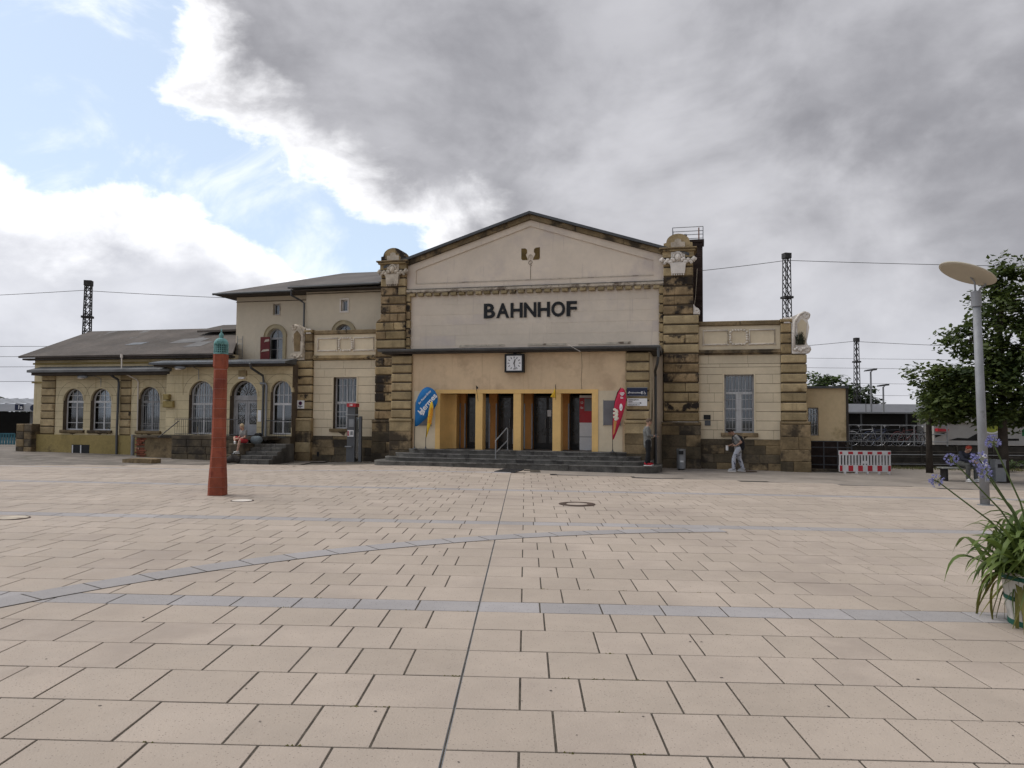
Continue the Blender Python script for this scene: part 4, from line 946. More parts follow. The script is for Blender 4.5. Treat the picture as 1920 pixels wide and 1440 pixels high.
# projecting middle block with door
opM = [(-14.93, 1.27, 1.17, 3.56, True), (-12.80, 1.36, 1.12, 3.56, True), (-10.96, 1.02, 1.2, 3.55, True)]
w2 = wall(wing, 'projecting_wall', -16.75, -10.42, .6, .0, 4.24, opM, joint, .6)
ashlar(w2, -16.75, -10.42, .6, courses(1.12, 4.2, 8), opM, pl_long, (.8, 1.3), .012, .012, 62)
obj('plinth', MB().box(-16.82, -10.42, -.72, 0, -.3, 1.12), sand_dark, wing)
block(wing, 'corbel_stone', -16.85, -16.3, -.75, -.5, 2.35, 2.65, pl_low, .03); block(wing, 'corbel_stone', -16.8, -16.5, -.8, -.5, 2.7, 2.95, pl_low, .03)
obj('house_number_plate', MB().box(-13.05, -12.65, -.66, -.61, 3.75, 4.0), sand, wing)
for k, (c, w, z0, z1, a) in enumerate(opM):
    o = arch_pts(c, w + .14, z1 + .07, 20); i_ = arch_pts(c, w - .02, z1 - .01, 20); mb = MB()
    for q in range(20): mb.prism([o[q], o[q + 1], i_[q + 1], i_[q]][::-1], -.63, -.5)
    ring = arch_pts(c, w + .62, z1 + .31, 24); ri = arch_pts(c, w + .605, z1 + .3025, 24)
    if k != 1:
        wn = window(wing, .6, c, w, z0, z1, True, win_w, 2.52, 2, (1.75,), (2.92,), 4, curtain_m if k == 0 else None, .22, (10, (1.9, 2.3)) if k == 0 else None, mull=.08, dark=curtain_d)
    else:
        y0 = -.6 + .3; R = w / 2 - .05; zs = z1 - w / 2
        fm = MB().box(c - w / 2, c - w / 2 + .09, y0, y0 + .1, z0, zs).box(c + w / 2 - .09, c + w / 2, y0, y0 + .1, z0, zs).box(c - w / 2 + .09, c + w / 2 - .09, y0 - .03, y0 + .1, 2.68, 2.90)
        oo = arch_pts(c, w, z1, 20); ii = arch_pts(c, w - .16, z1 - .08, 20)
        for q in range(20): fm.prism([oo[q], oo[q + 1], ii[q + 1], ii[q]][::-1], y0, y0 + .1)
        wn = obj('entrance_door', fm, win_g, wing)
        for q in range(1, 8):
            a_ = PI * q / 8; fm2 = MB().tube([(c + .12 * math.cos(a_), y0 + .03, 2.9 + .12 * math.sin(a_)), (c + (R - .04) * math.cos(a_), y0 + .03, max(2.92, zs + (R - .04) * math.sin(a_)))], .012, 5); obj('fanlight_bar', fm2, win_g, wn)
        obj('fanlight_boss', MB().torus((c, y0 + .03, 2.9), .12, .015, 'Y', 14, 5, 0, PI), win_g, wn)
        obj('pane', MB().prism([(c - R, 2.9), (c + R, 2.9)] + [(c + R * math.cos(PI * q / 14), max(2.9, zs + R * math.sin(PI * q / 14))) for q in range(1, 14)], y0 + .06, y0 + .065), glass, wn)
        obj('dark_room', MB().box(c - w / 2 - .05, c + w / 2 + .05, .25, .3, z0, z1), room_m, wn)
        for q in (-1, 1):
            xa, xb = (c - w / 2 + .09, c - .006) if q < 0 else (c + .006, c + w / 2 - .09)
            lf = obj('door_leaf', MB().box(xa, xb, y0 + .02, y0 + .07, z0 + .02, 1.62).box(xa, xa + .1, y0 + .02, y0 + .07, 1.62, 2.67).box(xb - .1, xb, y0 + .02, y0 + .07, 1.62, 2.67).box(xa + .1, xb - .1, y0 + .02, y0 + .07, 2.56, 2.67).box(xa + .1, xb - .1, y0 + .03, y0 + .06, 2.1, 2.13), win_g, wn)
            obj('pane', MB().box(xa + .1, xb - .1, y0 + .05, y0 + .054, 1.62, 2.56), glass, lf)
            gm = MB(); xm = (xa + xb) / 2
            for zc in (1.87, 2.34):
                for e in range(4): gm.torus((xm + .07 * (1 if e % 2 else -1), y0 + .02, zc + .09 * (1 if e > 1 else -1)), .06, .008, 'Y', 12, 4)
                gm.tube([(xa + .1, y0 + .02, zc - .22), (xb - .1, y0 + .02, zc + .22)], .007, 4).tube([(xa + .1, y0 + .02, zc + .22), (xb - .1, y0 + .02, zc - .22)], .007, 4)
            obj('scrolled_ironwork', gm, iron, lf)
            obj('lower_panel', MB().box(xa + .08, xb - .08, y0 + .005, y0 + .02, z0 + .12, 1.5), win_g, lf)
    obj('arch_moulding', mb, pl_long, wn); mb = MB()
    for q in range(24): mb.prism([ring[q], ring[q + 1], ri[q + 1], ri[q]][::-1], -.618, -.6)
    obj('scored_ring', mb, joint, wn)
obj('wall_box', MB().box(-13.0, -12.72, -.75, -.6, 3.62, 3.70), white_p, wing)
obj('door_notice', MB().box(-12.07, -11.9, -.625, -.612, 1.75, 2.25), white_p, wing)
obj('downpipe', MB().tube([(-11.95, -1.5, 4.25), (-11.95, -1.4, 4.05), (-11.76, -.78, 3.75), (-11.76, -.72, 3.5), (-11.76, -.72, .9)], .05, 8), metal_d, wing)
obj('downpipe', MB().tube([(-11.9, -.75, 3.42), (-11.62, -.76, 3.4), (-11.58, -.76, 3.3), (-11.58, -.76, .9)], .05, 8), zinc, wing)
obj('downpipe', MB().tube([(-19.95, -.55, 3.97), (-19.85, -.4, 3.8), (-19.72, -.2, 3.65), (-19.72, -.14, 3.5), (-19.70, -.2, 1.1), (-19.66, -.22, .15)], .055, 8), metal_d, wing)
obj('vent_pipe', MB().tube([(-19.30, -.5, 4.72), (-19.28, -.5, 4.35), (-19.28, -.5, 4.05), (-19.15, -.4, 3.9), (-18.8, -.12, 3.68), (-18.72, -.06, 3.55), (-18.70, -.06, 1.2)], .03, 8).tube([(-19.30, -.5, 4.66), (-19.30, -.5, 4.82)], .06, 8), stucco_w, wing)
obj('bollard_pipe', MB().tube([(-18.55, -.5, -.1), (-18.55, -.5, 1.1)], .08, 10), grey_p, wing)
def wall_lamp(s, d, z, lab):
    t = bthing('wall_lamp', lab, 'lamp', s, d, z)
    obj('arm', MB().tube([(.62, .45, -.45), (.62, .42, .0), (.4, .2, .12), (.2, .0, .08)], .018, 6), zinc, t)
    obj('head', MB().ball((0, -.02, .06), (.30, .13, .09), 12, 8), grey_p, t, smooth=True); obj('lens', MB().ball((-.06, -.03, .01), (.2, .1, .06), 12, 8), stucco_w, t, smooth=True)
wall_lamp(-21.45, .45, 3.72, 'grey wall lamp above the two leftmost arched windows'); wall_lamp(-15.6, 1.2, 4.05, 'grey wall lamp under the canopy left of the red column')

# landing, steps and railings before the side door
land = bthing('door_landing', 'dark stone landing with side steps before the arched door of the wing', 'steps', 0, 0, 0)
obj('landing_slab', MB().box(-15.5, -10.85, -1.8, -.725, .98, 1.115), sand_dark, land)
lb = obj('landing_wall', MB().box(-15.5, -12.2, -1.72, -.725, -.3, .975), joint_or, land)
rnd = random.Random(5)
for k in range(4):
    xa = -15.5
    while xa < -12.25:
        xb = min(-12.2, xa + rnd.uniform(.5, .95)); block(lb, 'stone_block', xa + .006, xb - .006, -1.80, -1.6, -.3 + k * .318, -.3 + (k + 1) * .318 - .012, sand_dark, .02); xa = xb
for k in range(5):
    zt = .82 - k * .145; n = 3
    for j in range(n):
        xa, xb = -11.42 + .0 * k, -9.95; L_ = (xb - xa) / n
        block(land, 'step_stone', xa + L_ * j + .004, xa + L_ * (j + 1) - .004, -1.85 - .32 * (k + 0), -1.2 - .32 * k, -.2, zt, step_m, .012)
block(land, 'cheek_stone', -12.15, -11.44, -2.75, -1.9, -.2, .40, sand_dark, .03); block(land, 'cheek_stone', -12.15, -11.44, -2.6, -1.85, .41, .84, sand_dark, .03)
def railing(s0, s1, d, z0, h, lab, n):
    t = bthing('iron_railing', lab, 'railing', s0, d, z0); L_ = s1 - s0
    obj('handrail', MB().tube([(0, 0, h), (L_, 0, h)], .018, 6), iron_d, t); obj('bottom_rail', MB().tube([(0, 0, .08), (L_, 0, .08)], .013, 5), iron_d, t)
    pm = MB().tube([(0, 0, 0), (0, 0, h - .04)], .007, 5).mesh('baluster', iron_d)
    for k in range(n + 1): obj('baluster', pm, parent=t, loc=(L_ * k / n, 0, .02))
    return t
r1 = railing(-15.4, -13.7, 1.72, 1.115, .72, 'dark railing on the landing under the window left of the red column', 16)
r2 = railing(-13.3, -12.0, 1.73, 1.115, .72, 'dark railing on the landing right before the arched door', 13)
r3 = railing(-11.45, -10.5, .95, 1.0, .80, 'dark railing under the arched window beside the left pavilion', 11)
obj('stair_rail', MB().tube([(0.25, -.08, .64), (-.75, -.10, -.1)], .02, 6), iron_d, r1)
# ruined wall with brick end and concrete box at the foot of the wing
rw = bthing('ruined_wall', 'low crumbling rendered wall with bare red bricks at its left end', 'wall', -17.75, 1.2, 0)
obj('core', MB().box(.5, 2.45, -.1, .3, -.3, 1.0), sand_base, rw); obj('coping', MB().box(-.05, 3.1, -.2, .35, 1.003, 1.10), sand_dark, rw)
brick_m = M('old_brick', (.22, .075, .045), .92, .25, 6, .3, 30, rnd=.3, stain=((.3, .22, .16), 4, .6, .75))
for r_ in range(12):
    for c_ in range(2):
        x = .0 + c_ * .25 + (.1 if r_ % 2 else 0) ; 
        if random.random() < .88: block(rw, 'brick', x, x + .235, -.1 + random.uniform(-.03, .02), .25, -.05 + r_ * .087, -.05 + r_ * .087 + .075, brick_m, .006)
obj('brick_core', MB().box(.02, .5, -.04, .28, -.3, 1.0), joint, rw)
obj('concrete_box', MB().box(2.47, 3.05, -.25, .3, -.3, 1.0), sand_dark, rw)
t = bthing('stone_slab', 'worn stone slab lying on the cobbles before the ruined wall', 'slab', -14.75, 4.5, WG(-14.75, 4.5).z)
obj('slab', MB().prism([(-.68, -.05), (.66, -.05), (.66, .15), (.3, .17), (-.4, .16), (-.68, .13)], -.25, .3), sand_base, t)
t = bthing('stub_wall', 'low mossy stub wall at the far left corner of the wing', 'wall', -24.75, .3, 0)
for k in range(5):
    for j in range(2): block(t, 'stone_block', -.52 + j * .46 + .004, -.06 + j * .46 - .004, -.1, .6, -.3 + k * .37, -.3 + k * .37 + .36, sand_dark if (k + j) % 2 else sand_base, .03)

# ------------------------------------------------------------------ chimney stack, low annex
chim = bthing('chimney_stack', 'dark brick chimney stack with a railed platform behind the right pillar', 'chimney', 6.3, -2.1, 4.0)
br_d = M('sooty_brick', (.045, .03, .026), .95, .3, 5, .3, 30, rnd=.3)
obj('stack', MB().box(-.22, .60, -.3, .5, 0, 5.32), br_d, chim)
for k in range(34):
    for j in range(3): block(chim, 'brick', -.22 + j * .275 + (.13 if k % 2 else 0) * (j < 2) + .006, -.22 + (j + 1) * .275 - .012 + (.0 if k % 2 else 0), -.312, -.29, 2.2 + k * .09, 2.2 + k * .09 + .075, br_d, .004)
obj('cap', MB().box(-.28, .66, -.36, .56, 5.32, 5.42), br_d, chim)
rl = MB()
for x in (-.62, .62):
    for y in (-.2, .5): rl.tube([(x, y, 5.3), (x, y, 6.0)], .018, 5)
for z in (5.68, 6.0): rl.tube([(-.62, -.2, z), (.62, -.2, z), (.62, .5, z), (-.62, .5, z), (-.62, -.2, z)], .016, 5)
obj('platform_railing', rl, zinc, chim); obj('platform', MB().box(-.65, .65, -.25, .55, 5.425, 5.46), metal_d, chim); obj('flue_pipe', MB().tube([(-.1, 0, 5.3), (-.1, 0, 5.75)], .07, 8), metal_d, chim)
obj('signal_pole', MB().tube([(.45, -.22, 5.2), (.45, -.22, 5.95)], .03, 6), M('rusty_pole', (.2, .1, .07), .8, .2, 4, .05), chim)
obj('cable', MB().tube([(.15, -.33, 1.9), (.3, -.335, 3.0), (.38, -.335, 4.2)], .012, 5), stucco_d, chim)

ann = bthing('low_annex', 'low ochre annex with a flat roof adjoining the right pavilion', 'building', 0, 0, 0)
opX = [(11.02, .38, 1.38, 2.46, False)]
wall(ann, 'wall', 10.5, 12.2, -1, 1.15, 3.2, opX, pl_annex, .35); obj('side_wall', MB().box(11.9, 12.2, 1.35, 6, 0, 3.2), pl_annex, ann)
obj('roof_edge', MB().box(10.5, 12.3, .85, 6, 3.2, 3.29), metal_d, ann); obj('cellar_wall', MB().box(10.6, 12.18, 1.02, 1.4, -.3, 1.15), br_d, ann)
window(ann, -1, 11.02, .40, 1.38, 2.46, False, win_g, None, 1, (), (), 1, None, .15, (4, (1.8, 2.2)), fr=.04)
obj('corner_post', MB().box(12.2, 12.28, .93, 1.02, 0, 3.2), timber_d, ann)
cp_ = bthing('cellar_railing', 'dark iron railing round the cellar stairs before the low annex', 'railing', 10.80, -.35, .0)
for z in (.30, .62, .95, 1.18): obj('rail', MB().tube([(0, 0, z), (1.5, 0, z)], .022, 6), iron_d, cp_)
for k in range(4): obj('post', MB().box(k * .49 - .02, k * .49 + .02, -.02, .02, -.2, 1.2), iron_d, cp_)
obj('kerb', MB().box(-.05, 1.55, -.1, .2, -.2, .14), sand_dark, cp_)

# ------------------------------------------------------------------ entrance steps
stp = bthing('entrance_steps', 'four wide dark stone steps with rounded ends before the porch', 'steps', 0, 0, 0)
tops = (.335, .478, .621, .765)
for k, zt in enumerate(tops):
    dF = 3.86 - .32 * k; HL = 5.42 - .30 * k; RR = .95; dB = dF - .42 if k < 3 else 2.1
    def front(s):
        e = HL - abs(s)
        return dF if e > RR else dF - RR + math.sqrt(max(0, RR * RR - (RR - e) ** 2))
    rnd = random.Random(80 + k); xs = [-HL]
    while xs[-1] < HL: xs.append(min(HL, xs[-1] + rnd.uniform(1.3, 2.3)))
    if HL - xs[-2] < .6: xs.pop(-2)
    for a, b in zip(xs[:-1], xs[1:]):
        a_, b_ = a + (.006 if a > -HL else 0), b - (.006 if b < HL else 0); n = 14
        fr = [(a_ + (b_ - a_) * i / n) for i in range(n + 1)]
        poly = [(s_, -front(s_)) for s_ in fr]
        bk = [(b_, -max(2.0, min(dB, front(b_) - .02)) if k < 3 else -2.1), (a_, -max(2.0, min(dB, front(a_) - .02)) if k < 3 else -2.1)]
        if abs(a) >= HL - 1e-6 or abs(b) >= HL - 1e-6:
            bk = [(b_, -1.95), (a_, -1.95)] 
        obj('step_stone', MB().slabpoly(poly + bk, -.1 if k == 0 else tops[k - 1] - .02, zt - .0), step_m, stp)
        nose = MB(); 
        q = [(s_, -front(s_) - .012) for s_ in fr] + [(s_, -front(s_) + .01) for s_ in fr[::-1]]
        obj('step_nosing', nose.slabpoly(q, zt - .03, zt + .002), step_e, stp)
hr = bthing('stair_handrail', 'bent steel handrail in the middle of the entrance steps', 'handrail', -.50, 3.45, .33)
obj('rail', MB().tube([(0, 0, .0), (0, 0, .80), (.02, .03, .84), (.26, .62, 1.27), (.28, .66, 1.26), (.28, .68, .42)], .022, 8), zinc, hr); obj('middle_rail', MB().tube([(.01, .02, .38), (.27, .66, .80)], .018, 6), zinc, hr)

# ------------------------------------------------------------------ lettering, clock, boards and signs on the porch
sign = bthing('station_lettering', 'large black capital letters BAHNHOF on the pale wall under the gable', 'sign', 0, .0, 6.12)
x = -1.98
for ch, wd in zip('BAHNHOF', (.53, .60, .56, .57, .56, .62, .47)):
    o = text('letter', ch, .80, black_m, sign, (x, -.03, 0), bold=.022, ext=.018, align='LEFT')
    me = o.data; xs_ = [v.co.x for v in me.vertices]; ys_ = [v.co.y for v in me.vertices]; w0, h0 = max(xs_) - min(xs_), max(ys_) - min(ys_)
    for v in me.vertices: v.co.x = (v.co.x - min(xs_)) * (wd - .05) / w0; v.co.y = (v.co.y - min(ys_)) * .615 / h0
    x += wd + .008
    o.location = (x - wd, -.03, 0)
ck = bthing('station_clock', 'square station clock with white face in a black case under the canopy', 'clock', 0, 2.5, 4.03)
obj('case', MB().box(-.365, .365, -.24, .0, -.345, .345), black_m, ck); obj('dial', MB().box(-.295, .295, -.252, -.2405, -.28, .28), white_p, ck)
obj('bezel', MB().box(-.365, -.297, -.27, -.2405, -.345, .345).box(.297, .365, -.27, -.2405, -.345, .345).box(-.297, .297, -.27, -.2405, .282, .345).box(-.297, .297, -.27, -.2405, -.345, -.282), black_m, ck)
for k in range(12):
    a = 2 * PI * k / 12; r0, r1 = (.185, .25)
    obj('hour_mark', MB().tube([(r0 * math.sin(a), -.256, r0 * math.cos(a)), (r1 * math.sin(a), -.256, r1 * math.cos(a))], .013, 4), black_m, ck)
for nm, a, L_, w_ in (('hour_hand', rad(16), .15, .018), ('minute_hand', rad(167), .235, .013)): obj(nm, MB().tube([(-.04 * math.sin(a), -.262, -.04 * math.cos(a)), (L_ * math.sin(a), -.262, L_ * math.cos(a))], w_, 4), black_m, ck)
obj('hanger', MB().box(-.05, .05, -.18, -.06, .345, .41), black_m, ck)
board = M('slate_board', (.15, .145, .15), .7, .1, 2, .05)
t = bthing('notice_board', 'plain grey notice board on the porch wall behind the red flag', 'board', 3.64, 2.515, 1.74); obj('panel', MB().box(-.30, .30, -.03, 0, 0, .90), board, t); obj('frame', MB().box(-.32, -.302, -.036, 0, -.02, .92).box(.302, .32, -.036, 0, -.02, .92), grey_p, t)
t = bthing('notice_board', 'plain grey notice board on the porch wall behind the blue flag', 'board', -3.66, 2.515, 1.66); obj('panel', MB().box(-.32, .30, -.03, 0, 0, .90), board, t); obj('frame', MB().box(-.34, -.322, -.036, 0, -.02, .92).box(.302, .32, -.036, 0, -.02, .92), grey_p, t)
t = bthing('direction_sign', 'navy direction sign with white arrow on the right porch pillar', 'sign', 4.56, 2.63, 2.81)
obj('panel', MB().box(-.36, .36, -.05, 0, 0, .28), navy_p, t); obj('frame', MB().box(-.375, .375, -.052, 0, .282, .297).box(-.375, .375, -.052, 0, -.017, -.002), zinc, t)
text('arrow', '\u2190', .16, white_p, t, (-.26, -.054, .10), bold=.004); text('word', 'Bahnhofshalle', .062, white_p, t, (-.02, -.054, .105), bold=.001); text('word', 'E', .13, white_p, t, (.17, -.054, .10), bold=.003)
pk = MB().torus((.27, -.055, .085), .028, .006, 'Y', 14, 4).tube([(.25, -.055, .155), (.262, -.055, .115), (.285, -.055, .112), (.30, -.055, .07), (.315, -.055, .065)], .007, 4).ball((.248, -.055, .17), .010); obj('wheelchair_symbol', pk, white_p, t)
t = bthing('information_sign', 'white information sign with a black arrow on the right porch pillar', 'sign', 4.56, 2.63, 2.44)
obj('panel', MB().box(-.355, .355, -.045, 0, 0, .27), white_p, t)
text('text_line', 'Reiseangebote', .062, black_m, t, (-.31, -.048, .225), bold=.001, align='LEFT'); text('text_line', 'zu DB', .055, black_m, t, (-.31, -.048, .160), bold=.001, align='LEFT'); text('text_line', 'Bahnhofstra\u00dfe 14', .056, black_m, t, (-.31, -.048, .040), bold=.001, align='LEFT')
obj('arrow', MB().box(-.30, .10, -.05, -.0455, .098, .112).prism([(.10, .075), (.17, .105), (.10, .135)], -.05, -.0455), black_m, t)
t = bthing('wall_sign', 'small white notice with a dark round symbol on the left pavilion pillar', 'sign', -10.26, .15, 2.33)
obj('plate', MB().box(-.18, .18, -.03, .0, 0, .36), white_p, t); obj('round_symbol', MB().prism([(.085 * math.cos(2 * PI * k / 20), .235 + .085 * math.sin(2 * PI * k / 20)) for k in range(20)], -.034, -.031), M('dark_violet', (.06, .012, .05), .6, .1, 2, 0), t)
text('text_line', 'Einfahrt', .07, navy_p, t, (0, -.033, .10), bold=.002); text('text_line', 'frei', .055, navy_p, t, (0, -.033, .04), bold=.001)

# ------------------------------------------------------------------ flags by the porch
def flag_mesh(out, th=.006, wave=.03, ph=0.):
    """a sail flag: outline thickened and bellied"""
    cx = sum(p[0] for p in out) / len(out); cz = sum(p[1] for p in out) / len(out)
    bm = bmesh.new(); vs = [bm.verts.new((p[0], 0, p[1])) for p in out]; bm.faces.new(vs)
    bmesh.ops.triangulate(bm, faces=bm.faces[:]); bmesh.ops.subdivide_edges(bm, edges=bm.edges[:], cuts=3, use_grid_fill=True)
    for v in bm.verts: v.co.y = wave * math.sin(v.co.x * 5 + v.co.z * 2.3 + ph)
    bm.normal_update(); me = bpy.data.meshes.new('sail'); bm.to_mesh(me); bm.free(); me.polygons.foreach_set('use_smooth', [True] * len(me.polygons)); return me
def smooth_loop(p, n=4):
    out = []; N = len(p)
    for i in range(N):
        a, b, c, d = (Vector(p[(i + k) % N]) for k in (-1, 0, 1, 2))
        for k in range(n):
            t = k / n; out.append(tuple(.5 * ((2 * b) + (c - a) * t + (2 * a - 5 * b + 4 * c - d) * t * t + (3 * b - a - 3 * c + d) * t ** 3)))
    return out
def sail_flag(lab, s, d, z, pole, out, mat, wave, ph=0.):
    t = bthing('sail_flag', lab, 'flag', s, d, z, None)
    obj('pole', MB().tube(pole, .012, 6), black_m, t)
    me = flag_mesh(out, .006, wave, ph); me.materials.append(mat); f = obj('sail', me, parent=t); so = f.modifiers.new('t', 'SOLIDIFY'); so.thickness = .004
    obj('foot', MB().lathe([(.12, 0), (.12, .02), (.03, .04), (.025, .1)], 12), greyd_p, t)
    return t, f
blue_f = M('blue_fabric', (.012, .13, .34), .75, .08, 3, .1, 20); yel_f = M('yellow_fabric', (.62, .40, .03), .75, .08, 3, .1, 20); red_f = M('crimson_fabric', (.45, .025, .06), .75, .08, 3, .1, 20); orange_t = M('orange_print', (.55, .16, .02), .75, .1, 3, 0)
hp = [(.0, 0), (.005, .4), (.01, .9), (.02, 1.4), (.08, 1.85), (.2, 2.18), (.40, 2.36), (.6, 2.38)]
out = [(0, .86), (.01, 1.3), (.03, 1.72), (.12, 2.0), (.27, 2.26), (.45, 2.37), (.60, 2.35), (.76, 2.26), (.88, 2.08), (.92, 1.90), (.88, 1.72), (.76, 1.52), (.52, 1.24), (.24, .98)]
t, f = sail_flag('blue teardrop flag reading Hermes left of the porch opening', -3.85, 2.95, .765, [(p[0] - .01, .01, p[1]) for p in hp[:5]], smooth_loop(out, 2), blue_f, .015)
o = text('lettering', 'Hermes', .30, white_p, f, (.52, -.03, 1.72), rot=(PI / 2, rad(-48), 0), bold=.006, ext=.002)
text('lettering', 'Ihr Paket-Shop', .115, white_p, f, (.40, -.03, 1.98), rot=(PI / 2, rad(-48), 0), bold=.001, ext=.002)
wg = MB()
for k in range(3): wg.prism([(.17 + .02 * k, 1.37 - .035 * k), (.36, 1.43 - .045 * k), (.35, 1.46 - .045 * k), (.24 + .02 * k, 1.42 - .038 * k)], -.033, -.029)
wg.prism([(.33, 1.29), (.37, 1.29), (.43, 1.47), (.39, 1.47)], -.033, -.029)
obj('wing_emblem', wg, white_p, f)
yo = [(.0, .42), (.02, .6), (.05, .95), (.10, 1.4), (.15, 1.68), (.20, 1.82), (.255, 1.78), (.29, 1.62), (.28, 1.4), (.23, 1.05), (.12, .72), (.04, .5)]
t, f = sail_flag('slim yellow sail flag with orange print overlapping the blue flag', -3.34, 3.1, .765, [(0, 0, 0), (0, 0, .42), (.05, .01, .95), (.12, .01, 1.5), (.2, .01, 1.8)], smooth_loop(yo, 2), yel_f, .01, 1.)
text('lettering', 'Jackpot', .20, orange_t, f, (.185, -.02, 1.28), rot=(PI / 2, rad(-80), 0), bold=.003, ext=.002)
rp = [(0, .45), (.0, .9), (.03, 1.4), (.09, 1.85), (.18, 2.15), (.30, 2.31), (.40, 2.28), (.47, 2.12), (.48, 1.9), (.46, 1.72), (.38, 1.4), (.25, 1.0), (.10, .6)]
t, f = sail_flag('crimson ice cream sail flag standing right of the porch opening', 3.71, 2.95, .765, [(0, .01, 0), (-.008, .01, .9), (.02, .01, 1.4), (.08, .01, 1.86), (.17, .01, 2.16), (.29, .01, 2.33)], smooth_loop(rp, 2), red_f, .012, 2.)
hm = MB()
for r_ in (.075, .05, .025):
    pts = [(.34 + r_ * (1.0 * math.sin(q) ** 3), -.026, 2.1 + r_ * (.81 * math.cos(q) - .31 * math.cos(2 * q) - .12 * math.cos(3 * q))) for q in [2 * PI * k / 24 for k in range(25)]]; hm.tube(pts, .007, 4)
obj('heart_emblem', hm, white_p, f)
text('lettering', 'Eis', .09, white_p, f, (.33, -.026, 1.96), bold=.002, ext=.002)
obj('price_bubble', MB().prism([(.30 + .055 * math.cos(2 * PI * k / 20), 1.62 + .13 * math.sin(2 * PI * k / 20)) for k in range(20)], -.03, -.024), white_p, f)
text('lettering', '1,\u2013', .08, red_p, f, (.30, -.032, 1.60), rot=(PI / 2, rad(-90), 0), bold=.002, ext=.001)
im = MB()
for k in range(9): im.ball((.12 + .05 * math.sin(k * 2.2), -.02, 1.18 + .045 * k), (.06, .008, .05), 8, 5)
obj('ice_cream_print', im, M('cream_print', (.68, .62, .5), .8, .15, 8, 0), f); obj('cone_print', MB().prism([(.02, .62), (.07, .7), (.15, 1.1), (.04, 1.14)], -.022, -.016), M('waffle_print', (.5, .25, .08), .8, .2, 20, 0), f)
t = bthing('pennant', 'small yellow pennant on a short rod at the porch lintel', 'flag', 1.56, 2.55, 3.02); obj('rod', MB().tube([(0, 0, .05), (.02, -.2, .2), (.05, -.28, -.38)], .009, 5), black_m, t)
me = flag_mesh([(.01, -.08 + .16), (.05, -.30), (-.16, -.26), (-.05, -.08)], .004, .01); me.materials.append(yel_f); f = obj('cloth', me, parent=t, loc=(0, -.24, 0)); so = f.modifiers.new('t', 'SOLIDIFY'); so.thickness = .004
text('lettering', 'LOTTO', .06, orange_t, f, (-.03, -.016, -.2), rot=(PI / 2, rad(-70), 0), ext=.001)
t = bthing('flag_rod', 'bare dark flag rod slanting before the leftmost yellow pillar', 'rod', -1.49, 2.55, 3.1); obj('rod', MB().tube([(0, 0, .04), (0, -.16, .1), (.13, -.3, -.5)], .009, 5), black_m, t); obj('bracket', MB().box(-.03, .03, -.03, .0, -.02, .06), black_m, t)
vm = bthing('ticket_machine', 'red and white machine standing in the right bay of the porch', 'machine', 2.50, 1.35, .765)
obj('lower_case', MB().box(-.22, .30, -.1, .3, 0, 1.05), white_p, vm); obj('upper_case', MB().box(-.22, .30, -.1, .3, 1.053, 2.0), red_p, vm); obj('top_box', MB().box(-.22, .30, -.1, .3, 2.003, 2.1), white_p, vm)
obj('screen', MB().box(-.03, .29, -.115, -.101, 1.5, 1.98), grey_p, vm); obj('joint_line', MB().box(-.22, .30, -.104, -.1005, .50, .52), greyd_p, vm); text('lettering', 'Eis', .1, white_p, vm, (-.13, -.104, 1.62), bold=.002); obj('emblem', MB().torus((-.13, -.108, 1.82), .04, .012, 'Y', 12, 4), white_p, vm)

# ------------------------------------------------------------------ call pillar, waste bin at the facade
t = bthing('call_pillar', 'slim grey phone pillar with a red top before the left pavilion', 'pillar', -7.36, 1.0, g(*WG(-7.36, 1.0).xy))
obj('lower_body', MB().box(-.20, .17, -.16, .16, 0, .66), greyd_p, t); obj('body', MB().box(-.18, .17, -.15, .15, .665, 2.28), greyd_p, t); obj('shelf', MB().box(-.24, .06, -.22, -.15, .62, .66), zinc, t)
top = obj('red_top', MB().box(-.20, .20, -.18, .18, 2.285, 2.44), red_p, t); text('lettering', 'DB', .10, white_p, top, (.0, -.184, 2.36), bold=.003)
obj('phone_panel', MB().box(-.15, .12, -.165, -.15, 1.05, 1.32), white_p, t); obj('handset', MB().tube([(-.10, -.2, 1.28), (-.10, -.21, 1.2), (-.10, -.2, 1.09)], [.03, .018, .03], 8), red_p, t); obj('keypad', MB().box(-.02, .09, -.172, -.1652, 1.12, 1.28), grey_p, t); obj('poster', MB().box(-.1, .12, -.158, -.1505, 1.45, 1.78), grey_p, t)
obj('canopy_bar', MB().tube([(-.25, -.2, 1.95), (.4, -.15, 1.95)], .012, 5), zinc, t)
obj('glass_screen', MB().box(.2, .33, -.1, -.09, .15, 1.85), glass, t); obj('screen_post', MB().box(.33, .45, -.13, -.03, 0, 1.90), greyd_p, t)
t = bthing('litter_bin', 'grey cylindrical litter bin before the right hall pillar', 'bin', 6.07, 1.15, g(*WG(6.07, 1.15).xy))
obj('drum', MB().lathe([(.155, .03), (.165, .04), (.165, .72), (.17, .73), (.17, .76), (.15, .765)], 24), zinc, t, smooth=False); obj('opening', MB().box(-.09, .09, -.172, -.12, .57, .70), black_m, t); obj('sticker', MB().box(-.03, .09, -.171, -.165, .28, .34), white_p, t)
obj('foot', MB().lathe([(.12, -.03), (.12, .03)], 16), black_m, t)

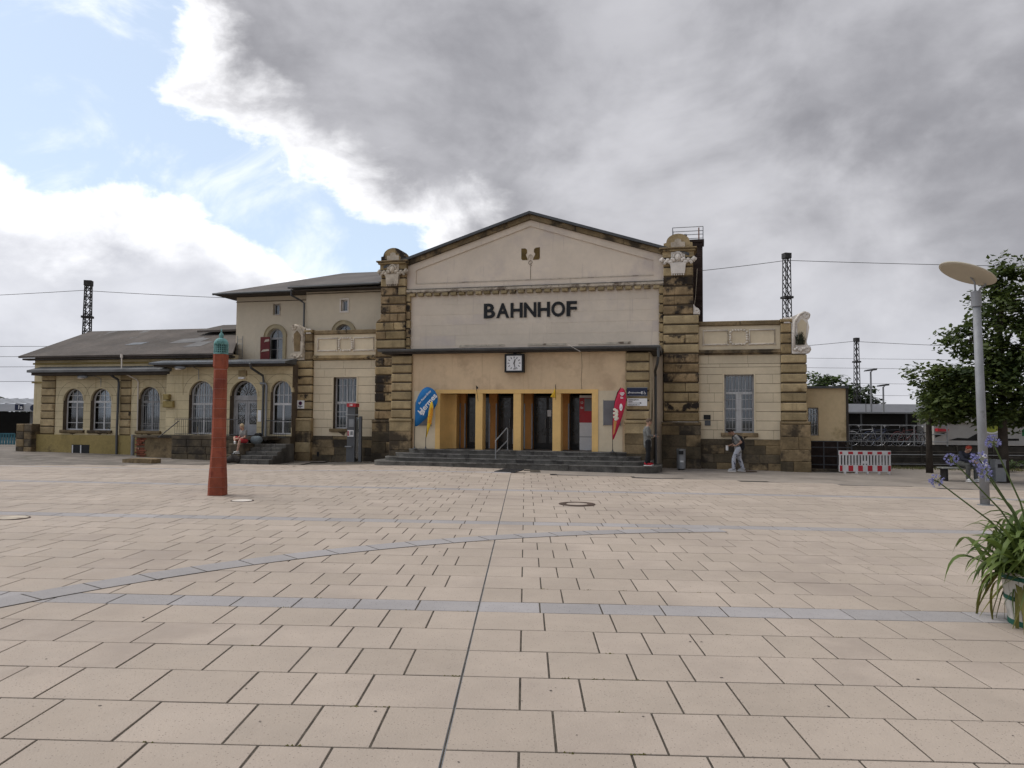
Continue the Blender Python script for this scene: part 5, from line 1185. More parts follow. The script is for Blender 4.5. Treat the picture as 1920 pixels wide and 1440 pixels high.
# ------------------------------------------------------------------ red column with copper cap
terra = M('terracotta', (.27, .072, .040), .8, .2, 5, .2, 40, rnd=.15, stain=((.17, .042, .027), 2.5, .55, .72)); mort = M('pale_mortar', (.42, .30, .26), .9, .1, 5, .1)
verd = M('verdigris', (.15, .31, .30), .75, .3, 7, .3, 40, stain=((.06, .15, .13), 6, .55, .7))
cl = thing('red_column', 'tapering red terracotta column with a green copper domed cap on the square', 'column', (-6.67, 17.42, g(-6.67, 17.42)), rad(8))
def half(z):
    return .225 - .055 * S(z / 1.25) - .012 * max(0, z - 1.2) / 1.7
zc = [0, .19] + [.19 + .222 * (i + 1) for i in range(12)]
for a, b in zip(zc[:-1], zc[1:]):
    m = MB(); q0, q1 = half(a), half(b); e = .05
    def octo(h, k=.83):
        h *= k; return [(-h + e, -h), (h - e, -h), (h, -h + e), (h, h - e), (h - e, h), (-h + e, h), (-h, h - e), (-h, -h + e)]
    m.add([(x, y, a + .003) for x, y in octo(q0)] + [(x, y, b - .003) for x, y in octo(q1)], [tuple(range(7, -1, -1)), tuple(range(8, 16))] + [(i, (i + 1) % 8, (i + 1) % 8 + 8, i + 8) for i in range(8)])
    obj('terracotta_block', m, terra, cl)
m = MB(); zz = [.02 + 2.84 * i / 24 for i in range(25)]
m.add([(x - math.copysign(.005, x), y - math.copysign(.005, y), z) for z in zz for x, y in octo(half(z))], [(j * 8 + i, j * 8 + (i + 1) % 8, j * 8 + (i + 1) % 8 + 8, j * 8 + i + 8) for j in range(24) for i in range(8)])
obj('mortar_core', m, mort, cl)
h = .178; m = MB().add([(x, y, 2.86) for x, y in octo(.155)] + [(x, y, 2.92) for x, y in octo(h)] + [(x, y, 3.20) for x, y in octo(h)], [(i, (i + 1) % 8, (i + 1) % 8 + 8, i + 8) for i in range(8)] + [(i + 8, (i + 1) % 8 + 8, (i + 1) % 8 + 16, i + 16) for i in range(8)] + [tuple(range(16, 24)), tuple(range(7, -1, -1))])
obj('head_block', m, terra, cl)
cap = obj('copper_cap', MB().lathe([(.158, 3.2), (.162, 3.21), (.162, 3.235), (.15, 3.24)], 16).lathe([(.155, 3.42), (.162, 3.43), (.162, 3.455), (.147, 3.50), (.115, 3.545), (.065, 3.575), (.03, 3.585)], 16).lathe([(.035, 3.58), (.05, 3.61), (.055, 3.64), (.035, 3.685), (.015, 3.71), (.018, 3.73), (.006, 3.79)], 12), verd, cl)
lt = MB()
for k in range(24):
    a = 2 * PI * k / 24; lt.tube([(.152 * math.cos(a), .152 * math.sin(a), 3.235), (.152 * math.cos(a), .152 * math.sin(a), 3.425)], .008, 4)
for z in (3.28, 3.33, 3.375): lt.torus((0, 0, z), .152, .007, 'Z', 24, 4)
obj('lattice', lt, verd, cap); obj('dark_core', MB().lathe([(.10, 3.21), (.10, 3.43)], 12), M('dark_verdigris', (.03, .06, .055), .9, .2, 4, 0), cap)

# ------------------------------------------------------------------ street lamp with tilted disc
lp = thing('street_lamp', 'grey street lamp post with a large tilted pale disc reflector', 'lamp', (11.15, 18.05, g(11.15, 18.05)))
lg = M('lamp_grey', (.235, .24, .25), .55, .1, 3, .1, 40, spec=.4, stain=((.16, .16, .16), 3, .6, .75))
q0, q1 = (0, 0, -.05), (-.10, 0, 4.72)
obj('post', MB().tube([q0, (-.05, 0, 2.4), q1], [.105, .098, .088], 16), lg, lp, smooth=True); obj('collar', MB().tube([(-.1, 0, 4.70), (-.115, 0, 5.06)], [.115, .112], 16), lg, lp)
obj('base_plate', MB().lathe([(.17, -.01), (.17, .014), (.11, .018)], 20), zinc, lp); obj('access_hatch', MB().box(-.05, .05, -.112, -.09, .55, .85), lg, lp)
obj('bracket', MB().tube([(-.10, 0, 5.0), (.08, .05, 5.18), (.2, .05, 5.28)], .022, 6).tube([(-.12, 0, 5.0), (-.10, .06, 5.3), (-.2, .06, 5.42)], .02, 6), lg, lp)
nv = Vector((.40, -.02, .915)).normalized(); tq = nv.to_track_quat('Z', 'Y').to_matrix().to_4x4()
me = MB().lathe([(.0, 0), (.58, .0), (.63, .02), (.635, .035), (.62, .05), (.0, .06)][1:], 40).mesh('disc_reflector', M('reflector_cream', (.44, .395, .31), .6, .05, 2, .03))
o = obj('disc_reflector', me, parent=lp); o.matrix_local = Matrix.Translation((-.32, 0, 5.46)) @ tq
for z in (1.16, .98): obj('sticker', MB().prism([(.05 * math.cos(2 * PI * k / 14) - .05, z + .05 * math.sin(2 * PI * k / 14)) for k in range(14)] if z > 1 else [(-.10, z - .05), (-.0, z - .05), (-.0, z + .04), (-.1, z + .04)], -.112, -.095), white_p, lp)

# ------------------------------------------------------------------ railway beyond: masts, wires, platform roofs
rust = M('mast_steel', (.045, .043, .042), .8, .25, 4, .1)
def mast(lab, x, y, z0, z1, w0, w1):
    t = thing('catenary_mast', lab, 'mast', (x, y, g(x, y)), rad(12)); m = MB(); n = max(6, int((z1 - z0) / .55)); 
    def w(z): return w0 + (w1 - w0) * (z - z0) / (z1 - z0)
    for sx in (-1, 1):
        for sy in (-1, 1): m.bar((sx * w(z0) / 2, sy * w(z0) / 2, z0), (sx * w(z1) / 2, sy * w(z1) / 2, z1), .055)
    for k in range(n):
        a, b = z0 + (z1 - z0) * k / n, z0 + (z1 - z0) * (k + 1) / n; A, B = w(a) / 2, w(b) / 2
        for sy in (-1, 1):
            m.bar((-A, sy * A, a), (B, sy * B, b), .035).bar((A, sy * A, a), (-B, sy * B, b), .035).bar((sy * A, -A, a), (sy * B, B, b), .035)
    obj('lattice', m, rust, t); obj('head', MB().box(-w1 / 2 - .06, w1 / 2 + .06, -w1 / 2 - .06, w1 / 2 + .06, z1 - .12, z1 + .22), rust, t)
    zc = z0 + (z1 - z0) * .78; obj('clamp_ring', MB().box(-w(zc) / 2 - .12, w(zc) / 2 + .12, -w(zc) / 2 - .1, w(zc) / 2 + .1, zc, zc + .14), rust, t)
    obj('footing', MB().box(-.5, .5, -.5, .5, -.3, .3), stucco_d, t)
    return t
mast('tall lattice catenary mast rising behind the long wing roof', -28.0, 50, 0, 10.3, .55, .34)
mast('tall lattice catenary mast rising behind the right pavilion', 18.1, 50, 0, 12.7, .55, .34)
mast('slim lattice catenary mast between the annex and the maple', 31.7, 70, 0, 9.4, .5, .28)
def wire(lab, a, b, sag=.3, r=.012):
    a, b = Vector(a), Vector(b); n = 14; pts = []
    for i in range(n + 1):
        t = i / n; p = a.lerp(b, t); p.z -= sag * 4 * t * (1 - t); pts.append(p - a)
    o = obj('overhead_wire', MB().tube(pts, r, 4), rust, loc=a); tag(o, lab, 'wire', 'overhead wires of the railway')
wire('thin wire running left from the mast behind the long wing', (-60, 50, 9.0), (-28, 50, 10.25), .25, .016)
wire('thin wire from the left mast to behind the house', (-28, 50, 10.2), (-10, 50, 9.6), .1, .016)
wire('thin wire from the chimney to the mast behind the right pavilion', (6, 50, 11.2), (18.1, 50, 12.55), .1, .018)
wire('thin wire running right from the mast behind the right pavilion', (18.1, 50, 12.55), (60, 50, 12.4), .25, .018)
wire('thin wire from behind the right pavilion to the slim mast', (20, 70, 8.4), (31.7, 70, 9.35), .1, .02)
wire('thin wire from the slim mast into the maple crown', (31.7, 70, 9.3), (60, 70, 8.9), .25, .02)
for i, (z, y) in enumerate(((5.9, 70), (4.5, 70), (3.6, 75), (7.2, 75))): wire(('lowest', 'second lowest', 'third lowest', 'upper')[(2, 1, 0, 3)[i]] + ' of the contact wires crossing above the right platform roof', (20, y, z + 1.0), (90, y, z + .95), .1, .014)
for i, z in enumerate((4.9, 5.6, 6.3, 3.9)): wire(('second', 'third', 'topmost', 'lowest')[i] + ' contact wire at the left edge beside the long wing', (-70, 52, z + .3), (-26, 52, z + .45), .1, .014)
pr_m = M('pale_roof_sheet', (.44, .45, .47), .5, .08, 1, .05)
t = thing('platform_roof', 'pale flat platform roof beyond the annex on the right', 'roof', (30, 60, 0))
obj('fascia', MB().box(-4.5, 20, -.1, 0, 2.62, 3.32), pr_m, t); obj('soffit', MB().box(-4.5, 20, 0.0, 5, 2.42, 2.62), metal_d, t); obj('deck', MB().box(-4.5, 20, .0, 5, 2.62, 3.3), pr_m, t)
for k in range(6): obj('post', MB().box(-4 + k * 4, -3.8 + k * 4, 2, 2.2, 0, 2.42), metal_d, t)
t = thing('platform_roof', 'pale ribbed platform roof with a blue 1a sign at the far left', 'roof', (-33.5, 50, 0))
obj('ribbed_slope', MB().add([(-12, 0, 2.72), (2.4, 0, 2.72), (2.4, 3, 3.12), (-12, 3, 3.12), (-12, 0, 2.66), (2.4, 0, 2.66), (2.4, 3, 3.06), (-12, 3, 3.06)], [(0, 1, 2, 3), (4, 5, 1, 0), (5, 6, 2, 1), (7, 6, 5, 4), (7, 4, 0, 3)]), pr_m, t)
for k in range(20): obj('rib', MB().bar((-11.6 + k * .7, -.01, 2.73), (-10.6 + k * .7, 3, 3.13), .04), grey_p, t)
obj('fascia', MB().box(-12, 2.4, -.08, 0, 2.22, 2.66), pr_m, t)
for k in range(5): obj('post', MB().box(-11 + k * 3, -10.85 + k * 3, 1.5, 1.65, 0, 2.4), grey_p, t)
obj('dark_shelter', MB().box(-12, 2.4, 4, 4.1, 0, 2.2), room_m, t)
sg_ = obj('track_sign', MB().box(1.02, 1.55, -.13, -.085, 2.30, 2.68), navy_p, t); text('lettering', '1a', .36, white_p, sg_, (1.36, -.134, 2.48), bold=.008)
obj('round_sign', MB().lathe([(.2, 0), (.2, .03)], 18).mesh('round_sign', navy_p), parent=t, loc=(2.2, -.09, 2.45)).rotation_euler = (PI / 2, 0, 0)
t = thing('mesh_fence', 'blue-green slatted fence panel at the far left edge', 'fence', (-28.6, 42, g(-28.6, 42)))
bl = M('teal_paint', (.05, .15, .19), .7, .2, 3, .1)
obj('top_rail', MB().box(-3, 1.3, -.03, .03, .60, .66), bl, t); obj('bottom_rail', MB().box(-3, 1.3, -.03, .03, .05, .1), bl, t)
sm_ = MB().box(-.05, .05, -.015, .015, .0, .6).mesh('slat', bl)
for k in range(29): obj('slat', sm_, parent=t, loc=(-2.95 + k * .15, .045, .03))
bush_m = M('shrub_leaf', (.035, .055, .02), .9, .4, 1.5, 0)

# ------------------------------------------------------------------ foliage
def leaves(mb_v, mb_f, c, r, n, size, rnd, flat=.5):
    for i in range(n):
        d = Vector((rnd.gauss(0, 1), rnd.gauss(0, 1), rnd.gauss(0, 1))); d.normalize(); d *= rnd.random() ** .45
        p = Vector((c[0] + d.x * r[0], c[1] + d.y * r[1], c[2] + d.z * r[2]))
        nrm = Vector((rnd.gauss(0, flat), rnd.gauss(0, flat), 1.)).normalized() + d * .35; nrm.normalize()
        u = nrm.orthogonal().normalized(); u.rotate(Matrix.Rotation(rnd.uniform(0, 6.28), 3, nrm)); v = nrm.cross(u)
        s = size * rnd.uniform(.6, 1.25); k = len(mb_v)
        mb_v += [tuple(p - u * s), tuple(p - u * s * .2 + v * s * .62 - nrm * s * .12), tuple(p + u * s), tuple(p - u * s * .2 - v * s * .62 - nrm * s * .12)]
        mb_f.append((k, k + 1, k + 2, k + 3))
def leaf_mat(name, a, b, trans=.3):
    mt = bpy.data.materials.new(name); mt.use_nodes = True; nt = mt.node_tree; L = nt.links.new; bs = nt.nodes['Principled BSDF']
    geo = nt.nodes.new('ShaderNodeNewGeometry'); n = nt.nodes.new('ShaderNodeTexNoise'); n.inputs['Scale'].default_value = 1.1; n.inputs['Detail'].default_value = 4; L(geo.outputs['Position'], n.inputs[0])
    n2 = nt.nodes.new('ShaderNodeTexWhiteNoise'); L(geo.outputs['Random Per Island'], n2.inputs['Vector'])
    r = nt.nodes.new('ShaderNodeMath'); r.operation = 'MULTIPLY_ADD'; L(geo.outputs['Random Per Island'], r.inputs[0]); r.inputs[1].default_value = .5; L(n.outputs[0], r.inputs[2])
    rm = nt.nodes.new('ShaderNodeMapRange'); L(r.outputs[0], rm.inputs[0]); rm.inputs[1].default_value = .45; rm.inputs[2].default_value = 1.05
    mx = nt.nodes.new('ShaderNodeMix'); mx.data_type = 'RGBA'; L(rm.outputs[0], mx.inputs[0]); mx.inputs[6].default_value = (*a, 1); mx.inputs[7].default_value = (*b, 1)
    L(mx.outputs[2], bs.inputs['Base Color']); bs.inputs['Roughness'].default_value = .55; bs.inputs['Specular IOR Level'].default_value = .35
    tr = nt.nodes.new('ShaderNodeBsdfTranslucent'); L(mx.outputs[2], tr.inputs[0]); ms = nt.nodes.new('ShaderNodeMixShader'); ms.inputs[0].default_value = trans
    L(bs.outputs[0], ms.inputs[1]); L(tr.outputs[0], ms.inputs[2]); L(ms.outputs[0], nt.nodes['Material Output'].inputs[0])
    return mt
maple_leaf = leaf_mat('maple_leaf', (.026, .046, .012), (.10, .13, .032), .45); far_leaf = leaf_mat('far_leaf', (.028, .050, .014), (.075, .11, .03)); far_dark = leaf_mat('dark_leaf', (.016, .026, .012), (.04, .058, .02))
bark = M('bark', (.045, .036, .028), .95, .3, 4, .7, 14)
def tree(lab, x, y, trunk_r, trunk_h, blobs, lm, per=10, n=55, size=.10, seed=1, clump=.55, lean=0.):
    rnd = random.Random(seed); z0 = g(x, y); t = thing('broadleaf_tree', lab, 'tree', (x, y, z0), 0)
    top = max(b[2] for b in blobs); mb = MB()
    pts = [(0, 0, -.2), (0, 0, trunk_h * .5), (lean * .3, 0, trunk_h), (lean * .7, 0, trunk_h + (top - trunk_h) * .5), (lean, 0, top)]
    tr = obj('trunk', mb.tube(pts, [trunk_r * 1.25, trunk_r, trunk_r * .9, trunk_r * .5, trunk_r * .12], 10), bark, t, smooth=True)
    lim = MB()
    V = []; F = []
    for (bx, by, bz, rx, ry, rz) in blobs:
        s = Vector((lean * .5, 0, max(trunk_h * .9, min(bz - .4, trunk_h + (bz - trunk_h) * .6)))); e = Vector((bx, by, bz)); md = s.lerp(e, .5) + Vector((0, 0, .12))
        lim.tube([s, md, e], [trunk_r * .38, trunk_r * .26, trunk_r * .1], 6)
        for i in range(per):
            d = Vector((rnd.gauss(0, 1), rnd.gauss(0, 1), rnd.gauss(0, .9))); d.normalize(); q = rnd.uniform(.55, 1.05)
            c = Vector((bx + d.x * rx * q, by + d.y * ry * q, bz + d.z * rz * q))
            if rnd.random() < .4: lim.tube([e, e.lerp(c, .6) + Vector((0, 0, .05)), c], [trunk_r * .1, trunk_r * .07, trunk_r * .03], 5)
            k = rnd.uniform(.6, 1.25) * clump
            leaves(V, F, c, (k, k, k * .55), n, size, rnd)
    obj('limbs', lim, bark, t, smooth=True)
    me = bpy.data.meshes.new('crown'); me.from_pydata(V, [], F); me.materials.append(lm); me.update(); o = obj('crown', me, parent=t); o['kind'] = 'stuff'
    return t
tree('tall maple with a dark leaning trunk at the right edge beside the bench', 16.2, 25.2, .15, 2.3,
     [(.2, 0, 6.6, .5, .6, .8), (-.1, .1, 5.7, .85, .9, .8), (.9, 0, 5.6, .9, .9, .9), (-1.0, 0, 4.7, .9, 1, .6), (.3, -.3, 4.4, 1.0, 1, .8), (1.6, .2, 4.4, 1.0, 1, .8), (-1.95, .2, 3.4, .8, 1, .5), (-1.3, -.3, 3.2, 1.0, 1., .7), (.0, -.5, 3.0, 1.0, 1., .7), (1.4, 0, 3.0, 1.1, 1.1, .8), (2.4, 0, 3.6, .9, 1, .9), (-1.6, .4, 2.35, .7, .9, .35), (.8, .5, 2.2, 1.0, 1, .4), (-.5, 0, 3.9, .9, 1, .7), (-1.6, 0, 2.65, .8, 1, .5), (.6, 0, 3.7, 1, 1, .7), (-.6, .2, 2.3, .9, 1, .4)], maple_leaf, 17, 70, .095, 3, .52)
tree('smaller dark maple behind the bench with a thin trunk', 15.95, 29.2, .11, 1.9,
     [(.35, 0, 2.9, .45, .7, .4), (1.1, 0, 3.5, .7, .8, .6), (.35, 0, 2.2, .35, .6, .3), (1.3, .2, 2.6, .8, .9, .5)], maple_leaf, 15, 65, .095, 8, .5)
tree('round light green tree far behind the low annex', 33.2, 80, .3, 2.5, [(-1.5, 0, 5.2, 2, 2, 1.4), (.8, 0, 5.6, 1.9, 2, 1.5), (-.3, 0, 3.8, 2.6, 2, 1.4), (-3.2, 0, 4.3, 1.6, 2, 1.3)], far_leaf, 12, 60, .26, 12, 1.1)
tree('dark green tree far behind the platform lamps', 37.5, 82, .3, 2.0, [(0, 0, 4.2, 1.7, 2, 1.3), (1.5, 0, 3.5, 1.4, 2, 1.1), (-1.5, 0, 4.4, 1.6, 2, 1.4)], far_dark, 12, 60, .26, 15, 1.0)
for i, (x, y, r) in enumerate(((46, 84, 2.2), (52, 88, 2.4), (60, 90, 2.6))):
    tree(('leftmost', 'middle', 'rightmost')[i] + ' of the low green trees along the railway behind the maple', x, y, .25, 1.2, [(0, 0, r, r, r, r * .7), (r * .8, 0, r * .8, r * .8, r, r * .6)], far_dark, 12, 50, .28, 30 + i, 1.1)
for i, (x, y) in enumerate(((-37, 62), (-43, 64))): tree(('dark bushy tree behind the left platform, nearer the wing', 'dark bushy tree behind the left platform, at the picture edge')[i], x, y, .2, .8, [(0, 0, 1.8, 2.2, 2, 1.), (-1.5, 0, 1.4, 1.6, 2, .9)], far_dark, 12, 50, .25, 40 + i, 1.)

# platform lamps, railing with bicycles, fence, kiosk
for lab, x, y, h in (('slim platform lamp mast with a flat head beyond the bicycle railing', 21.2, 45, 4.85), ('lower platform lamp mast behind the first one', 22.9, 47, 4.05)):
    t = thing('platform_lamp', lab, 'lamp', (x, y, g(x, y))); obj('post', MB().tube([(0, 0, -.1), (0, 0, h)], [.07, .05], 8), grey_p, t); obj('head', MB().prism([(-.35, h), (.3, h + .08), (.33, h + .2), (-.3, h + .1)], -.15, .15), metal_d, t); obj('arm', MB().tube([(0, 0, h - .02), (.1, 0, h + .06)], .03, 5), grey_p, t)
t = thing('bicycle_shelter', 'dark open shelter wall behind the parked bicycles', 'shelter', (14.6, 37.5, .78)); obj('back_wall', MB().box(0, 9.5, 0, .1, 0, 1.55), room_m, t); obj('roof', MB().box(-.2, 5.0, -.6, .4, 1.55, 1.62), grey_p, t)
for k in range(5): obj('post', MB().box(.1 + k * 2.2, .18 + k * 2.2, -.5, -.42, 0, 1.55), metal_d, t)
t = thing('platform_sign', 'small navy pointing sign under the right platform roof', 'sign', (21.0, 44.6, 2.35)); obj('panel', MB().box(-.55, .55, -.04, .04, -.15, .15), navy_p, t); text('lettering', '\u2190 E 6', .2, white_p, t, (0, -.044, 0), bold=.004); obj('hanger', MB().tube([(-.3, 0, .15), (-.3, 0, .9)], .02, 5), metal_d, t)
rt = thing('platform_railing', 'grey tubular railing with bicycles behind it beyond the barrier', 'railing', (15.0, 34.0, .75), rad(-3))
zr = 1.03
for z in (.0 + zr, zr * .62, zr * .3): obj('rail', MB().tube([(0, 0, z), (4.3, 0, z)], .025, 6), zinc, rt)
for k in range(4): obj('post', MB().tube([(k * 1.42, 0, -.4), (k * 1.42, 0, zr)], .03, 6), zinc, rt)
bike_b = M('bike_frame', (.03, .032, .04), .5, .2, 3, 0, spec=.5); tyre_m = M('tyre', (.015, .015, .015), .9, .1, 3, 0); chrome = M('bike_metal', (.4, .4, .42), .35, .1, 3, 0, metal=.7)
def bicycle(lab, x, y, z, rz, fm):
    t = thing('bicycle', lab, 'bicycle', (x, y, z), rz, 'bicycles parked behind the railing')
    for wx in (-.52, .52):
        w = obj('wheel', MB().torus((wx, 0, .34), .32, .02, 'Y', 24, 5), tyre_m, t); obj('rim', MB().torus((wx, 0, .34), .295, .01, 'Y', 24, 4), chrome, w)
        sp = MB()
        for k in range(10): a = 2 * PI * k / 10; sp.tube([(wx, 0, .34), (wx + .29 * math.cos(a), 0, .34 + .29 * math.sin(a))], .004, 3)
        obj('spokes', sp, chrome, w)
    obj('frame', MB().tube([(-.52, 0, .34), (-.08, 0, .32)], .015, 6).tube([(-.52, 0, .34), (-.2, 0, .78)], .012, 6).tube([(-.08, 0, .32), (-.22, 0, .86)], .018, 6).tube([(-.08, 0, .32), (.36, 0, .74)], .02, 6).tube([(-.2, 0, .76), (.36, 0, .80)], .018, 6).tube([(.34, 0, .88), (.40, 0, .68), (.52, 0, .34)], .016, 6), fm, t)
    obj('handlebar', MB().tube([(.2, -.28, .98), (.36, -.2, 1.0), (.35, 0, .95), (.36, .2, 1.0), (.2, .28, .98)], .013, 6).tube([(.35, 0, .95), (.34, 0, .86)], .014, 6), chrome, t)
    obj('saddle', MB().ball((-.24, 0, .93), (.14, .08, .04), 10, 6).tube([(-.22, 0, .92), (-.22, 0, .84)], .013, 6), black_m, t, smooth=True)
    obj('mudguard', MB().torus((-.52, 0, .34), .36, .018, 'Y', 12, 4, rad(20), rad(160)), fm, t)
fr_b = M('blue_bike', (.02, .03, .07), .4, .1, 3, 0, spec=.5); fr_r = M('red_bike', (.09, .02, .02), .4, .1, 3, 0, spec=.5); fr_w = M('silver_bike', (.45, .45, .45), .4, .1, 3, 0, spec=.5)
for i, (x, rz, fm, lb) in enumerate(((15.6, 20, bike_b, 'leftmost black bicycle behind the platform railing'), (16.25, -12, fr_w, 'silver bicycle behind the railing, second from the left'), (16.75, 14, fr_b, 'blue bicycle behind the middle of the platform railing'), (17.5, -18, bike_b, 'black bicycle behind the railing, right of the blue one'), (18.1, 10, fr_r, 'red bicycle behind the railing, second from the right'), (18.7, 24, bike_b, 'rightmost black bicycle behind the platform railing'))):
    bicycle(lb, x, 34.9 + .3 * (i % 2), .78, rad(rz), fm)
obj_p = obj('platform', MB().box(13.2, 60, 34.2, 58, -.3, .78), asph); struct(obj_p)
# dark fence in front of the railway
fm_ = M('fence_timber', (.04, .036, .03), .9, .3, 3, .3, 20)
fc = thing('track_fence', 'long dark board fence with pale horizontal rails beyond the bench', 'fence', (12.9, 32.6, 0), rad(-2))
for k in range(14):
    for j in range(4): obj('fence_board', MB().box(k * 1.5 + .01, (k + 1) * 1.5 - .01, 0, .05, -.02 + j * .235, .205 + j * .235), fm_, fc)
    obj('post', MB().box(k * 1.5 - .05, k * 1.5 + .05, -.09, -.01, -.3, .95), fm_, fc)
for z in (.15, .55): obj('rail', MB().tube([(0, -.12, z), (21, -.12, z)], .018, 6), zinc, fc)
mb = MB(); rnd = random.Random(77)
for i in range(5200):
    x = rnd.uniform(11.5, 30); y = 31.75 + rnd.gauss(0, .32) - .02 * (x - 12); z = g(x, y) - .02; h = rnd.uniform(.04, .16); a = rnd.uniform(0, 6.28)
    mb.v += [(x - .012 * math.cos(a), y - .012 * math.sin(a), z), (x + .012 * math.cos(a), y + .012 * math.sin(a), z), (x + rnd.gauss(0, .04), y + rnd.gauss(0, .04), z + h)]; k = len(mb.v); mb.f.append((k - 3, k - 2, k - 1))
me = bpy.data.meshes.new('grass'); me.from_pydata(mb.v, [], mb.f); me.materials.append(leaf_mat('grass_blade', (.06, .075, .02), (.15, .14, .05), .2)); struct(obj('grass_strip', me), 'stuff')['label'] = 'ragged grass strip along the foot of the fence'
sh = thing('shrub', 'low green shrub behind the bin at the right edge', 'shrub', (19.0, 30.6, g(19, 30.6))); V = []; F = []; rnd = random.Random(9)
for k in range(16): leaves(V, F, (rnd.uniform(-.8, 2.4), rnd.uniform(-.3, .3), .22 + rnd.uniform(0, .18)), (.35, .3, .18), 50, .07, rnd)
me = bpy.data.meshes.new('foliage'); me.from_pydata(V, [], F); me.materials.append(far_leaf); o = obj('foliage', me, parent=sh); o['kind'] = 'stuff'; obj('stem', MB().tube([(0, 0, -.1), (.1, 0, .3)], .02, 5), bark, sh)
kg = M('kiosk_panel', (.34, .325, .30), .7, .08, 1.5, .05); k2 = M('lime_print', (.30, .33, .05), .7, .1, 2, 0); k3 = M('orange_print_2', (.55, .24, .02), .7, .1, 2, 0); k4 = M('green_print', (.015, .12, .04), .6, .1, 2, 0)
kk = thing('snack_kiosk', 'long grey-white kiosk with painted discs and a green emblem behind the maple trunk', 'kiosk', (20.0, 36.0, .78))
obj('body', MB().box(-.1, 6.2, 0, 2.4, .08, 1.15), kg, kk); obj('roof', MB().prism([(-.1, 1.15), (6.3, 1.15), (6.3, 1.22), (.6, 1.5), (-.1, 1.3)], -.15, 2.5), kg, kk)
obj('dark_wave_print', MB().prism([(.55, .30), (1.0, .42), (1.5, .40), (1.9, .62), (2.2, .66), (2.5, .42), (2.9, .40), (2.9, .28)], -.008, -.002), room_m, kk); obj('red_awning', MB().prism([(-.05, .72), (.42, .72), (.48, .82), (-.05, .86)], -.25, -.002), red_p, kk); obj('hatch', MB().prism([(-.05, .55), (.55, .70), (.2, .52), (-.05, .42)], -.02, -.002), room_m, kk)
obj('lime_disc', MB().prism([(2.62 + .42 * math.cos(2 * PI * k / 28), 1.0 + .32 * math.sin(2 * PI * k / 28)) for k in range(28)], -.012, -.009), k2, kk); obj('pale_disc', MB().prism([(2.62 + .50 * math.cos(2 * PI * k / 28), 1.0 + .38 * math.sin(2 * PI * k / 28)) for k in range(28)], -.0085, -.0085 + .006), white_p, kk)
obj('orange_disc', MB().prism([(3.22 + .16 * math.cos(2 * PI * k / 20), .78 + .14 * math.sin(2 * PI * k / 20)) for k in range(20)], -.012, -.003), k3, kk)
gb = obj('green_emblem', MB().prism([(4.05, .52), (4.6, .6), (5.1, .54), (5.1, .86), (4.6, .97), (4.2, .92), (4.05, .8)], -.012, -.003), k4, kk); text('lettering', 'Kro', .26, white_p, gb, (4.45, -.016, .74), bold=.004, ext=.001)
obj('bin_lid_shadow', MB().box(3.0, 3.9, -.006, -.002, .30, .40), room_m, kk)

# barrier
bw = M('barrier_white', (.60, .58, .57), .6, .08, 3, .05); brd = M('barrier_red', (.42, .03, .04), .6, .1, 3, .05)
b = thing('works_barrier', 'red and white plastic works barrier standing before the dark fence', 'barrier', (12.93, 28.0, g(12.93, 28)), rad(2)); b.scale = (.935,) * 3
obj('top_board', MB().box(-1.03, 1.03, -.025, .025, .72, .90), bw, b); obj('bottom_board', MB().box(-1.03, 1.03, -.025, .025, .08, .34), bw, b)
pm = MB().box(-.03, .03, -.02, .02, .34, .72).mesh('slat', bw)
for k in range(17): obj('slat', pm, parent=b, loc=(-.99 + k * .1238, 0, 0))
obj('mid_board', MB().box(-.12, .12, -.022, .022, .40, .50), bw, b)
for k in range(6):
    xc = -.96 + k * .384; w_ = .055 if k in (0, 5) else .095
    obj('red_field', MB().box(xc - w_, xc + w_, -.03, -.0255, .76, .86), brd, b); obj('red_field', MB().box(xc - w_, xc + w_, -.03, -.0255, .10, .32), brd, b)
for x in (-.8, -.35, .1, .55, .95): obj('foot', MB().box(x - .03, x + .03, -.05, .05, -.02, .08), bw, b)

# bench, bin
t = thing('park_bench', 'low bench under the maple with a person sitting on it', 'bench', (15.0, 25.4, g(15, 25.4)), rad(-4)); wood = M('bench_wood', (.24, .24, .22), .8, .2, 5, .2)
for k in range(4): obj('seat_slat', MB().box(-.75, .75, -.22 + k * .12, -.12 + k * .12, .41, .445), wood, t)
for x in (-.62, .62): obj('leg', MB().box(x - .03, x + .03, -.2, .22, 0, .41), black_m, t)
t = thing('litter_bin', 'grey box litter bin half hidden behind the street lamp post', 'bin', (15.95, 25.1, g(15.95, 25.1))); obj('box', MB().box(-.17, .17, -.15, .15, .03, .70), grey_p, t); obj('opening', MB().box(-.10, .10, -.16, -.14, .48, .60), black_m, t); obj('lid', MB().box(-.18, .18, -.16, .16, .70, .74), grey_p, t)

